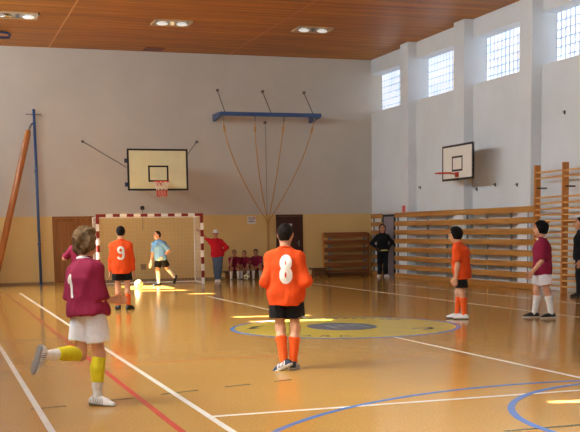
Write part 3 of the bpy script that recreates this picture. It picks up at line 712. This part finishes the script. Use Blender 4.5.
def person(label, H, xy, head, P, out, h=.008, group=None, anchor='R', z0=0., phi=None):
    away = nrm(A3([xy[0], xy[1], 0.])) if phi is None else A3([math.sin(phi), math.cos(phi), 0.]); rt = A3([away[1], -away[0], 0.]); up = A3([0, 0, 1.])
    def basis(deg):
        a = math.radians(deg); f = away*math.cos(a)+rt*math.sin(a); s = rt*math.cos(a)-away*math.sin(a); return A3([s, f, up])
    g = lambda b, v: b.T @ A3(v, float)
    hb = basis(head+P.get('hipyaw', 0)); bb0 = basis(head); cb = basis(head+P.get('yaw', 0)); hd = basis(head+P.get('headyaw', 0))
    bw = P.get('build', .9)
    pel = A3([0, 0, 0.]); sp = nrm(g(bb0, (P.get('lean', (0, 0))[0], P.get('lean', (0, 0))[1], 1)))
    bend = g(bb0, (0, P.get('hunch', 0.), 0))
    waist = pel+sp*.095*H; chest = pel+sp*.19*H-bend*.3; c7 = pel+nrm(sp+bend*.6)*.285*H
    cs = cb[0]-sp*(cb[0]@sp); cs = nrm(cs); cf = nrm(np.cross(sp, cs))
    shc = pel+(c7-pel)*.80; sht = pel+(c7-pel)*.80
    J = {}
    for s_, sg in (('L', -1), ('R', 1)):
        J['hip'+s_] = pel+hb[0]*sg*.047*H
        td, sd, fd = P[s_+'L']
        J['knee'+s_] = J['hip'+s_]+nrm(g(hb, td))*.242*H
        J['ank'+s_] = J['knee'+s_]+nrm(g(hb, sd))*.242*H
        J['fd'+s_] = nrm(g(hb, fd))
        sh = P.get('sh'+s_, (0, 0, 0))
        J['sh'+s_] = shc+cs*sg*.098*H*bw+g(cb, sh)*H
        ud, ad = P[s_+'A'][:2]
        J['elb'+s_] = J['sh'+s_]+nrm(g(cb, ud))*.168*H
        J['wri'+s_] = J['elb'+s_]+nrm(g(cb, ad))*.142*H
        J['hd'+s_] = nrm(g(cb, P[s_+'A'][2])) if len(P[s_+'A']) > 2 else nrm(J['wri'+s_]-J['elb'+s_])
    hdir = nrm(sp+g(hd, (P.get('headtilt', 0), P.get('headfwd', .12), 0)))
    hf = hd[1]*math.cos(math.radians(P.get('headpitch', 0)))+up*math.sin(math.radians(P.get('headpitch', 0))); hf = nrm(hf)
    hs = nrm(hd[0]-hf*(hd[0]@hf)); hu = np.cross(hs, hf)
    HS = H*P.get('headscale', .95)
    hc = c7+hdir*.04*H+hu*.072*HS+hf*.012*H; J['hc'] = hc
    # anchor to the ground
    soles = {}
    for s_ in 'LR':
        fd = J['fd'+s_]; a = J['ank'+s_]; soles[s_] = min((a-up*.042*H)[2], (a+fd*.1*H-up*.03*H*abs(math.sqrt(max(0, 1-fd[2]**2))))[2]-.0*H)
    if anchor in 'LR':
        off = A3([xy[0]-J['ank'+anchor][0], xy[1]-J['ank'+anchor][1], z0-soles[anchor]])
    else: off = A3([xy[0], xy[1], z0])-pel
    for k in list(J):
        if not k.startswith(('fd', 'hd')): J[k] = J[k]+off
    pel, waist, chest, c7, shc, sht = pel+off, waist+off, chest+off, c7+off, shc+off, sht+off; hc = J['hc']
    org = (xy[0], xy[1], 0)
    def torso(F, i=0., hem=None, wz=(.062, .056, .064, .05), k=.03):
        F.cone(J['hipL'], J['hipR'], (.056+i)*H, (.056+i)*H, k=k)
        F.cone(pel, waist, (wz[0]+i)*H, (wz[1]+i)*H, hb[0], 1.42*bw, k)
        F.cone(waist, chest, (wz[1]+i)*H, (wz[2]+i)*H, cs, 1.45*bw, k)
        F.cone(chest, sht, (wz[2]+i)*H, (wz[3]+i)*H, cs, 1.42*bw, k)
        for s_ in 'LR':
            F.cone(c7-sp*.0*H, J['sh'+s_], (.03+i)*H, (.034+i)*H, k=k); F.ell(J['sh'+s_], [(.037+i)*H]*3, k=k)
    # ---- body
    B = Field(.018*H)
    torso(B)
    B.cone(c7-sp*.01*H, hc-hu*.03*HS-hf*.012*H, .035*H, .033*H)
    HX = A3([hs, hf, hu])
    B.ell(hc+hu*.006*HS-hf*.004*HS, A3([.050, .062, .062])*HS, HX); B.ell(hc-hu*.036*HS+hf*.016*HS, A3([.040, .043, .040])*HS, HX, k=.03*H)
    B.ell(hc-hu*.064*HS+hf*.036*HS, A3([.018, .016, .013])*HS, HX, k=.02*H)
    B.cone(hc+hu*.002*HS+hf*.056*HS, hc-hu*.022*HS+hf*.069*HS, .006*HS, .0095*HS, k=.008*H)
    B.cone(hc-hu*.044*HS+hf*.051*HS-hs*.011*HS, hc-hu*.044*HS+hf*.051*HS+hs*.011*HS, .0075*HS, .0075*HS, k=.006*H)
    B.cone(hc+hu*.014*HS+hf*.052*HS-hs*.026*HS, hc+hu*.014*HS+hf*.052*HS+hs*.026*HS, .0075*HS, .0075*HS, k=.01*H)
    for sg in (-1, 1):
        B.ell(hc-hu*.008*HS+hs*sg*.052*HS-hf*.006*HS, A3([.008, .016, .022])*HS, HX, k=.006*H)
        B.ell(hc+hu*.0*HS+hs*sg*.02*HS+hf*.052*HS, A3([.009, .007, .006])*HS, HX, k=.004*H)
    for s_, sg in (('L', -1), ('R', 1)):
        sh, el, wr = J['sh'+s_], J['elb'+s_], J['wri'+s_]
        B.cone(sh, el, .033*H*bw, .0235*H); B.ell(sh+(el-sh)*.45+cf*.003*H, [.031*H*bw]*3)
        m = el+(wr-el)*.3; B.cone(el, m, .0235*H, .0255*H); B.cone(m, wr, .0255*H, .0165*H)
        hdv = J['hd'+s_]
        th = P.get('th'+s_); tv = g(cb, th) if th is not None else (cb[1] if abs(hdv@cb[1]) < .85 else up)
        tv = nrm(tv-hdv*(tv@hdv)); pn = np.cross(hdv, tv)*sg
        if s_ == 'R': pass
        curl = P.get('curl'+s_, 25)
        kn = wr+hdv*.052*H
        B.cone(wr, kn, .0125*H, .0125*H, tv, 1.85, .012*H)
        for i, ln in enumerate((.042, .048, .045, .036)):
            base = wr+hdv*(.054-.003*abs(i-1))*H+tv*(.0185-.0125*i)*H
            d1 = nrm(hdv*math.cos(math.radians(curl))+pn*math.sin(math.radians(curl))+tv*(.06-.04*i)); d2 = nrm(hdv*math.cos(math.radians(curl*2.1))+pn*math.sin(math.radians(curl*2.1)))
            mid = base+d1*ln*.5*H; B.cone(base-hdv*.008*H, mid, .0062*H, .0056*H, k=.004*H); B.cone(mid, mid+d2*ln*.5*H, .0056*H, .0048*H, k=.003*H)
        tb = wr+hdv*.018*H+tv*.018*H; t1 = tb+nrm(tv*.7+hdv*.7+pn*.25)*.026*H; t2 = t1+nrm(hdv*.85+tv*.2+pn*.35)*.024*H
        B.cone(tb, t1, .0085*H, .007*H, k=.008*H); B.cone(t1, t2, .0068*H, .0055*H, k=.003*H)
        hp, kn_, an = J['hip'+s_], J['knee'+s_], J['ank'+s_]
        fwd = hb[1]; bk = nrm((an-kn_)); back = nrm(-fwd-bk*(-fwd@bk)) if abs(fwd@bk) < .98 else up*(1 if bk@fwd < 0 else -1)
        B.cone(hp, kn_, .050*H, .031*H); B.ell(kn_-back*.004*H, [.0315*H]*3)
        cm = kn_+(an-kn_)*.3+back*.009*H; B.cone(kn_, cm, .029*H, .0315*H); B.cone(cm, an, .0315*H, .0195*H)
        fd = J['fd'+s_]; fu = nrm(-bk-fd*(-bk@fd)); J['fu'+s_] = fu
        B.cone(an-fu*.02*H-fd*.02*H, an+fd*.09*H-fu*.028*H, .02*H, .014*H)
    eyes = [hc+hs*sg*.0205*HS+hf*.058*HS+hu*.001*HS for sg in (-1, 1)]; lips = hc-hu*.044*HS+hf*.057*HS; brows = [hc+hs*sg*.022*HS+hf*.06*HS+hu*.017*HS for sg in (-1, 1)]
    def face(c):
        ids = np.zeros(len(c), int); L = (c-hc) @ HX.T
        for b_ in brows:
            l = (c-b_) @ HX.T; ids[(np.abs(l[:, 0]) < .014*HS) & (np.abs(l[:, 2]) < .0042*HS) & (L[:, 1] > .03*HS)] = 3
        for e_ in eyes:
            l = (c-e_) @ HX.T; ids[((l[:, 0]/(.0085*HS))**2+(l[:, 2]/(.005*HS))**2 < 1) & (L[:, 1] > .03*HS)] = 1
        l = (c-lips) @ HX.T; ids[((l[:, 0]/(.017*HS))**2+(l[:, 2]/(.0065*HS))**2 < 1) & (L[:, 1] > .03*HS)] = 2
        return ids
    body = B.build('person', [SK[out.get('skin', 'fair')], M['eye'], M['lip'], M['brow']], h*.75, None, org, matfn=face, relax=0)
    tag(body, label, 'person', group)
    # ---- hair or cap
    hk = out.get('hair', ('dark', 'short'))
    if hk:
        F = Field(.012*H); long_ = hk[1]
        t = {'short': .005, 'thick': .018, 'messy': .017, 'long': .014}[long_]
        F.ell(hc+hu*.010*HS-hf*.006*HS, A3([.050+t, .062+t, .060+t])*HS, HX)
        (F.cut(hc+hf*.004*HS+hu*.006*HS, nrm(hf*.86-hu*.50)) if long_ == 'short' else F.cut(hc+hf*(.03 if long_ == 'thick' else .012)*HS, nrm(hf*.93-hu*.36)))
        F.cut(hc-hu*{'short': .046, 'thick': .056, 'messy': .075, 'long': .2}[long_]*HS, -hu)
        if long_ in ('messy',):
            for i in range(9):
                a = i/8*2-1; F.ell(hc-hf*(.052-.03*a*a)*HS+hs*a*.058*HS-hu*(.022+.014*math.cos(i*2.1))*HS, A3([.02, .022, .034])*HS, HX, k=.01*H)
            for i in range(7):
                a = i/6*2-1; F.ell(hc+hs*a*.04*HS+hu*(.066-.012*a*a)*HS-hf*.01*math.sin(i*2.7)*HS, A3([.018, .034, .016])*HS, HX, k=.008*H)
            for sg in (-1, 1): F.ell(hc+hs*sg*.058*HS-hu*.008*HS+hf*.004*HS, A3([.014, .026, .034])*HS, HX, k=.01*H)
        if long_ == 'long':
            F.cone(hc-hf*.03*HS, hc-hf*.05*HS-hu*.1*HS, .055*HS, .04*HS, hs, 1.3)
        if long_ == 'thick':
            F.ell(hc-hf*.036*HS-hu*.03*HS, A3([.05, .034, .036])*HS, HX, k=.015*H)
            for sg in (-1, 1): F.ell(hc+hs*sg*.054*HS-hu*.004*HS-hf*.002*HS, A3([.012, .024, .03])*HS, HX, k=.01*H)
        if long_ == 'short': F.ell(hc-hf*.04*HS-hu*.026*HS, A3([.036, .026, .034])*HS, HX, k=.015*H)
        if long_ in ('short', 'thick'): pass
        F.build('hair', HB[hk[0]], h*.7, body, org, wr={'short': .006, 'thick': .012, 'messy': .028, 'long': .01}[long_], wf=40 if long_ != 'messy' else 32, relax=0, stretch=(1, 1, .6))
    if out.get('cap'):
        F = Field(.006*H); F.ell(hc+hu*.012*HS-hf*.004*HS, A3([.058, .07, .066])*HS, HX); F.cut(hc+hu*.012*HS, -hu)
        cp = F.build('cap', out['cap'], h*.7, body, org)
        F = Field(.004*H); F.ell(hc+hu*.014*HS+hf*.075*HS, A3([.044, .045, .007])*HS, HX); F.build('cap_brim', out['cap'], h*.6, cp, org)
    # ---- shirt
    sm, sl, hem, fit = out['shirt'][:4]
    F = Field(.022*H); i = fit
    hemp = pel-sp*hem*H; w0 = .066+i*.9
    F.cone(hemp-sp*.06*H, waist, (w0+.004)*H, (.060+i)*H, hb[0]*.5+cs*.5, 1.42*bw, .03*H)
    F.cone(waist, chest, (.060+i)*H, (.064+i*.9)*H, cs, 1.45*bw, .03*H)
    F.cone(chest, sht, (.064+i*.9)*H, (.050+i*.4)*H, cs, 1.42*bw, .03*H)
    F.cone(J['hipL'], J['hipR'], (.064+i*.8)*H, (.064+i*.8)*H, k=.03*H)
    for s_ in 'LR':
        F.cone(c7-sp*.004*H, J['sh'+s_], .037*H, (.038+i*.35)*H); F.ell(J['sh'+s_], [(.040+i*.4)*H]*3)
    F.cut(hemp, -sp); F.cut(c7+sp*.034*H, sp)
    for s_ in 'LR':
        sh, el, wr = J['sh'+s_], J['elb'+s_], J['wri'+s_]; lr = (.034+i*.42)*H*bw
        if sl <= 1: F.cone(sh, sh+(el-sh)*sl, lr, lr*1.12, fb=True)
        else:
            F.cone(sh, el, lr, lr*.93); F.cone(el, el+(wr-el)*(sl-1), lr*.93, lr*.68, fb=True)
    shirt = F.build('shirt', sm, h, body, org, wr=out.get('wrinkle', .016)*H/1.6, wf=11)
    col = out.get('collar', sm)
    if col is not None:
        R = .041*H; ring = Field(.004); n = 14
        cen = c7+sp*.008*H+cf*.006*H; pp = [cen+cs*R*1.08*math.cos(t)+cf*R*math.sin(t)-sp*.012*H*math.sin(t) for t in [2*PI*q/n for q in range(n)]]
        for q in range(n): ring.cone(pp[q], pp[(q+1) % n], .0085*H, .0085*H, k=.003)
        ring.build('collar', col, h*.7, shirt, org)
    if out.get('cuff') is not None and sl <= 1:
        for s_ in 'LR':
            sh, el = J['sh'+s_], J['elb'+s_]; lr = (.034+i*.42)*H*bw*1.16; d = nrm(el-sh); e_ = sh+(el-sh)*sl
            Field(0).cone(e_-d*.012, e_+d*.004, lr, lr, fa=True, fb=True).build('sleeve_cuff', out['cuff'], h*.6, shirt, org)
    if out.get('hemtrim') is not None:
        Field(0).cone(hemp-sp*.004, hemp+sp*.02*H, (w0+.013)*H, (w0+.012)*H, hb[0]*.5+cs*.5, 1.42*bw, fa=True, fb=True).build('hem_band', out['hemtrim'], h*.6, shirt, org)
    if out.get('num'):
        ch, hgt, du = out['num'][:3]; dl = out['num'][3] if len(out['num']) > 3 else 0
        number(ch, shirt, A3(chest+sp*du*H+cs*dl)-A3(org), -cf if out.get('numside', 'back') == 'back' else cf, sp, hgt, shirt)
    # ---- shorts or trousers
    kind, bm_, frac = out['bottom'][:3]; F = Field(.018*H)
    F.cone(J['hipL'], J['hipR'], .061*H, .061*H); F.cone(pel-sp*.01*H, pel+sp*.05*H, .068*H, .062*H, hb[0], 1.42*bw)
    F.cut(pel-sp*(hem-.028)*H, sp)
    for s_ in 'LR':
        hp, kn_, an = J['hip'+s_], J['knee'+s_], J['ank'+s_]; o_ = hb[0]*(.008*H*(1 if s_ == 'R' else -1))
        if kind == 'shorts': F.cone(hp, hp+(kn_-hp)*frac+o_, .061*H, out.get('legw', .060)*H, fb=True, k=.004*H)
        else:
            F.cone(hp, kn_, .060*H, .046*H); F.cone(kn_, kn_+(an-kn_)*.97, .046*H, .038*H, fb=True)
    pants = F.build(kind, bm_, h, body, org, wr=.016*H/1.6, wf=13)
    if out.get('legtrim') is not None:
        for s_ in 'LR':
            hp, kn_ = J['hip'+s_], J['knee'+s_]; e_ = hp+(kn_-hp)*frac; d = nrm(kn_-hp); r = out.get('legw', .064)*H+.003
            Field(0).cone(e_-d*.02*H, e_-d*.004*H, r, r, fa=True, fb=True).build('leg_trim', out['legtrim'], h*.6, pants, org)
    # ---- socks and shoes
    for s_ in 'LR':
        kn_, an = J['knee'+s_], J['ank'+s_]; bk = nrm(an-kn_); fwd = hb[1]
        back = nrm(-fwd-bk*(-fwd@bk)) if abs(fwd@bk) < .98 else up*(1 if bk@fwd < 0 else -1)
        for (nm, smat, t0, t1, gro) in out.get('socks', []):
            F = Field(.01*H); cm = kn_+(an-kn_)*.3+back*.009*H
            F.cone(kn_, cm, (.031+gro)*H, (.034+gro)*H); F.cone(cm, an+bk*.02*H, (.034+gro)*H, (.0225+gro)*H)
            F.cut(kn_+(an-kn_)*t0, -bk); F.cut(kn_+(an-kn_)*t1+bk*(.02*H if t1 >= 1 else 0), bk)
            F.build(nm, smat, h*.8, body, org, wr=.006, wf=30)
        fd, fu = J['fd'+s_], J['fu'+s_]; fs_ = np.cross(fd, fu); um, so, stripe = out['shoes']
        F = Field(.012*H); sole = an-fu*.042*H
        F.cone(sole-fd*.028*H+fu*.024*H, sole+fd*.06*H+fu*.022*H, .0245*H, .0235*H, fs_, 1.05); F.cone(sole+fd*.055*H+fu*.018*H, sole+fd*.10*H+fu*.015*H, .0235*H, .017*H, fs_, 1.25)
        F.cone(sole+fu*.03*H-fd*.012*H, an+fu*.004*H-fd*.008*H, .026*H, .0255*H, fb=False); F.cone(an-fd*.004*H, sole+fd*.05*H+fu*.03*H, .022*H, .018*H)
        F.cut(sole+fu*.006*H, -fu); F.cut(an+fu*.014*H, fu)
        def sf(c, sole=sole, fd=fd, fu=fu):
            if stripe is None: return np.zeros(len(c), int)
            l = (c-sole) @ fd/H+.35*((c-sole) @ fu)/H; z = (c-sole) @ fu/H
            return (((l*H/.018) % 1 < .45) & (l > -.005) & (l < .06) & (z > .012) & (z < .045)).astype(int)
        shoe = F.build('shoe', [um, stripe or um], h*.7, body, org, matfn=sf, relax=0)
        F = Field(.01*H)
        F.cone(sole-fd*.028*H+fu*.02*H, sole+fd*.06*H+fu*.02*H, .0265*H, .0255*H, fs_, 1.05); F.cone(sole+fd*.055*H+fu*.016*H, sole+fd*.10*H+fu*.014*H, .0255*H, .0195*H, fs_, 1.25)
        F.cut(sole, -fu); F.cut(sole+fu*.013*H, fu); F.build('sole', so, h*.6, shoe, org, relax=0)
    if out.get('gloves'):
        for s_ in 'LR':
            wr, hv = J['wri'+s_], J['hd'+s_]
            Field(.01).cone(wr-hv*.01*H, wr+hv*.05*H, .025*H, .032*H).cone(wr+hv*.05*H, wr+hv*.105*H, .032*H, .022*H).build('glove', out['gloves'], h*.7, body, org)
    J.update(pel=pel, c7=c7); body_J[label] = J
    return body
body_J = {}
def D(*v): return v
STAND = dict(LL=((-.02, .02, -1), (0, -.03, -1), (-.12, 1, 0)), RL=((.02, .02, -1), (0, -.03, -1), (.12, 1, 0)), LA=((-.16, -.02, -1), (-.1, .15, -1)), RA=((.16, -.02, -1), (.1, .15, -1)))
MAR = dict(skin='fair', shirt=(M['maroon'], .85, .07, .018), bottom=('shorts', M['shortW'], .72), socks=[('sock', M['sockW'], .2, 1, .0)], shoes=(M['shoeK'], M['soleK'], None), hair=('dark', 'short'), collar=M['trim'])
ORA = dict(skin='fair', shirt=(M['orange'], 1.9, .07, .016), bottom=('shorts', M['shortK'], .62), socks=[('sock', M['sockO'], .16, 1, .0)], shoes=(M['shoeK'], M['soleK'], None), hair=('dark', 'short'))

# 1 the runner in the foreground
person('running boy in maroon jersey and yellow socks, nearest the camera', 1.585, (1.32, 9.40), 52,
  dict(LL=((.0, -.12, -1), (-.05, -1, .08), (0, -.38, -1)), RL=((.03, .1, -1), (.0, -.10, -1), (.93, .37, -.08)), yaw=6, lean=(-.10, .03), headyaw=-2, headfwd=.16,
       LA=((-.34, -.1, -1), (.3, .9, -.25)), RA=((.20, .12, -1), (-.45, 1, -.08)), curlR=45, curlL=45),
  dict(MAR, shirt=(M['maroon'], .98, .018, .026), bottom=('shorts', M['shortW'], .68), legw=.066, hair=('brown', 'messy'), socks=[('white_sock', M['sockW'], .56, 1, .001), ('yellow_sock', M['sockY'], .04, .62, .006)], shoes=(M['shoeW'], M['soleG'], M['soleG']), num=('1', .2, -.04), wrinkle=.026), h=.0075, anchor='R')
# 2 the boy mostly hidden behind the runner
person('boy in maroon jersey almost hidden behind the running boy, elbow out', 1.60, (2.80, 22.3), 5,
  dict(STAND, LA=((-.75, .1, -.75), (.75, .7, .25)), headyaw=-20), dict(MAR, shirt=(M['maroon'], .95, .07, .024), cuff=M['trim'], hair=('mid', 'short')), anchor='L')
# 3 number nine
person('boy in orange jersey number nine standing with his back turned', 1.685, (3.46, 21.2), 4,
  dict(STAND, LL=((-.03, .02, -1), (0, -.03, -1), (-.25, 1, 0)), RL=((.05, .02, -1), (.03, -.03, -1), (.5, 1, 0)), LA=((-.20, -.02, -1), (-.12, .08, -1)), RA=((.20, -.02, -1), (.10, .1, -1))),
  dict(ORA, shirt=(M['orange'], 1.92, .095, .020), bottom=('shorts', M['shortK'], .72), socks=[('sock', M['sockO'], .4, 1, .0)], hair=('black', 'short'), num=('9', .25, -.045)), anchor='L')
# 4 number eight
person('boy in orange jersey number eight walking away in the middle', 1.625, (3.70, 11.0), 6,
  dict(RL=((.06, .06, -1), (-.07, -.12, -1), (.18, 1, -.1)), LL=((.02, .06, -1), (.14, -.32, -1), (-.95, .1, -.5)), lean=(.0, .03), yaw=4, headyaw=4,
       LA=((-.30, -.25, -1), (.1, 1, -.12)), RA=((.36, -.2, -1), (-.15, 1, -.1)), curlL=50, curlR=50),
  dict(ORA, shirt=(M['orange'], 1.9, .085, .020), bottom=('shorts', M['shortK'], .70), legw=.064, socks=[('sock', M['sockO'], .26, 1, .002)], shoes=(M['shoeN'], M['soleW'], M['trim']), num=('8', .265, -.035, .03), collar=M['orange'], wrinkle=.022), h=.0075, anchor='R')
# 5 goalkeeper
person('goalkeeper in light blue jersey and black shorts, running out of the goal', 1.60, (6.12, 30.25), -125,
  dict(RL=((.0, .16, -1), (.0, -.06, -1), (.1, 1, 0)), LL=((.10, -.55, -1), (.05, -.75, -.75), (.1, .35, -1)), lean=(.0, .12), yaw=-25, headyaw=22,
       RA=((.22, .1, -1), (.15, .2, -1)), LA=((-.55, -.35, -.8), (.55, .55, -.6)), curlR=40),
  dict(skin='fair', shirt=(M['sky'], .85, .06, .022), bottom=('shorts', M['shortK'], .8), legw=.064, socks=[('sock', M['sockW'], .06, 1, .002)], shoes=(M['shoeK'], M['soleK'], None), hair=('mid', 'short'), gloves=M['glove'], collar=M['sky'], cuff=M['trim']), anchor='R')
# 6 man in red
person('man in red sweatshirt, jeans and white cap leaning on the goal post', 1.61, (8.24, 31.5), 178,
  dict(LL=((.04, .06, -1), (.10, .0, -1), (-.1, 1, 0)), RL=((-.03, .0, -1), (-.06, -.02, -1), (.2, 1, 0)), lean=(.10, -.02), yaw=0, headyaw=-8, shR=(.01, 0, .015),
       RA=((.75, .15, .62), (.7, .5, .75), (.6, .6, .6)), LA=((-.8, -.2, -.75), (.75, .25, -.75)), thR=(0, 0, 1), curlR=20),
  dict(skin='tan', shirt=(M['redtop'], 1.93, .05, .020), bottom=('trousers', M['denim'], 1), shoes=(M['shoeW'], M['soleW'], None), hair=('mid', 'short'), cap=M['trim'], collar=M['redtop']), anchor='L')
# 7-9 boys on the bench
SIT = dict(LL=((-.12, 1, -.05), (-.02, -.02, -1), (-.2, 1, 0)), RL=((.12, 1, -.05), (.02, -.02, -1), (.2, 1, 0)))
person('seated boy in maroon jersey and white shorts, nearest the man in red, chin on hand', 1.42, (9.13, 32.9), 178,
  dict(SIT, lean=(.0, .5), hunch=.14, LA=((-.2, .6, -1), (.3, .9, .1)), RA=((.0, .75, -.8), (-.2, .15, 1)), headtilt=.05, headfwd=.3, headpitch=-4),
  dict(MAR, skin='tan', collar=M['maroon'], bottom=('shorts', M['shortW'], .95), hair=('mid', 'short')), anchor='P', z0=.36)
person('seated boy in maroon jersey in the middle of the bench, behind the football', 1.36, (9.5, 32.94), 182,
  dict(SIT, lean=(.02, .5), hunch=.14, LA=((.1, .7, -.9), (.35, .6, -.6)), RA=((-.1, .7, -.9), (-.35, .6, -.6)), headfwd=.3, headpitch=-14),
  dict(MAR, skin='tan', collar=M['maroon'], bottom=('shorts', M['maroon'], .95), hair=('dark', 'short')), anchor='P', z0=.36)
person('seated boy in maroon jersey at the right end of the bench, leaning forward', 1.46, (9.93, 32.9), 188,
  dict(SIT, lean=(.08, .5), hunch=.14, LA=((-.1, .7, -1), (.4, .8, -.3)), RA=((.1, .6, -1), (-.4, .9, -.35)), headfwd=.3, headpitch=-16),
  dict(MAR, skin='tan', collar=M['maroon'], bottom=('shorts', M['shortW'], .95), hair=('black', 'short')), anchor='P', z0=.36)
# 10 boy in orange on the right, seen from the side
person('boy in orange jersey and white shoes standing in profile facing left', 1.56, (8.39, 15.9), -82,
  dict(RL=((.0, .17, -1), (.0, .07, -1), (.0, 1, 0)), LL=((.0, -.04, -1), (.0, -.10, -1), (-.05, 1, 0)), lean=(.0, .12), hunch=.06, headfwd=.3,
       LA=((-.26, -.06, -1), (-.05, .12, -1)), RA=((.16, .1, -1), (.0, .25, -1))),
  dict(ORA, shirt=(M['orange'], .80, .095, .028), bottom=('shorts', M['shortK'], .76), legw=.066, socks=[('sock', M['sockO'], .2, 1, .001)], shoes=(M['shoeW'], M['soleK'], None), hair=('black', 'thick')), h=.0075, anchor='L')
# 11 boy in maroon on the right
person('boy in maroon jersey and white shorts with thick black hair, right', 1.64, (9.75, 15.4), -98,
  dict(RL=((.06, .20, -1), (.02, .08, -1), (.0, 1, 0)), LL=((-.04, -.16, -1), (.0, -.20, -1), (-.4, 1, 0)), lean=(.0, .02), headyaw=4, headfwd=.16,
       LA=((-.12, .1, -1), (.1, .85, -1)), RA=((.10, .05, -1), (.0, .3, -1))),
  dict(MAR, shirt=(M['maroon'], .86, .075, .025), bottom=('shorts', M['shortW'], .74), legw=.068, socks=[('sock', M['sockW'], .22, 1, .003)], shoes=(M['shoeK'], M['soleW'], None), hair=('black', 'thick')), h=.0075, anchor='L')
# 12 woman by the grey door
person('woman in black tracksuit with hands on hips by the grey door', 1.70, (13.76, 31.4), 172,
  dict(LL=((-.03, .0, -1), (-.03, -.02, -1), (-.3, 1, 0)), RL=((.03, .0, -1), (.03, -.02, -1), (.4, 1, 0)), lean=(.02, 0), headyaw=10,
       LA=((-.75, -.25, -.75), (.7, .35, -.6)), RA=((.75, -.25, -.75), (-.7, .35, -.6))),
  dict(skin='tan', shirt=(M['blacktop'], 1.9, .03, .016), bottom=('trousers', M['blacktop'], 1), shoes=(M['shoeW'], M['soleW'], None), hair=('mid', 'long'), collar=M['blacktop'], hemtrim=M['yellowtrim']), anchor='L')
# 13 man at the right edge
person('man in black clothes cut off by the right edge beside the wall bars', 1.74, (13.13, 19.6), -95,
  dict(STAND, LA=((-.1, -.06, -1), (0, .2, -1))),
  dict(skin='tan', shirt=(M['blacktop'], 1.93, .06, .020), bottom=('trousers', M['blacktop'], 1), shoes=(M['shoeK'], M['soleK'], None), hair=('dark', 'short'), collar=M['blacktop']), anchor='L')
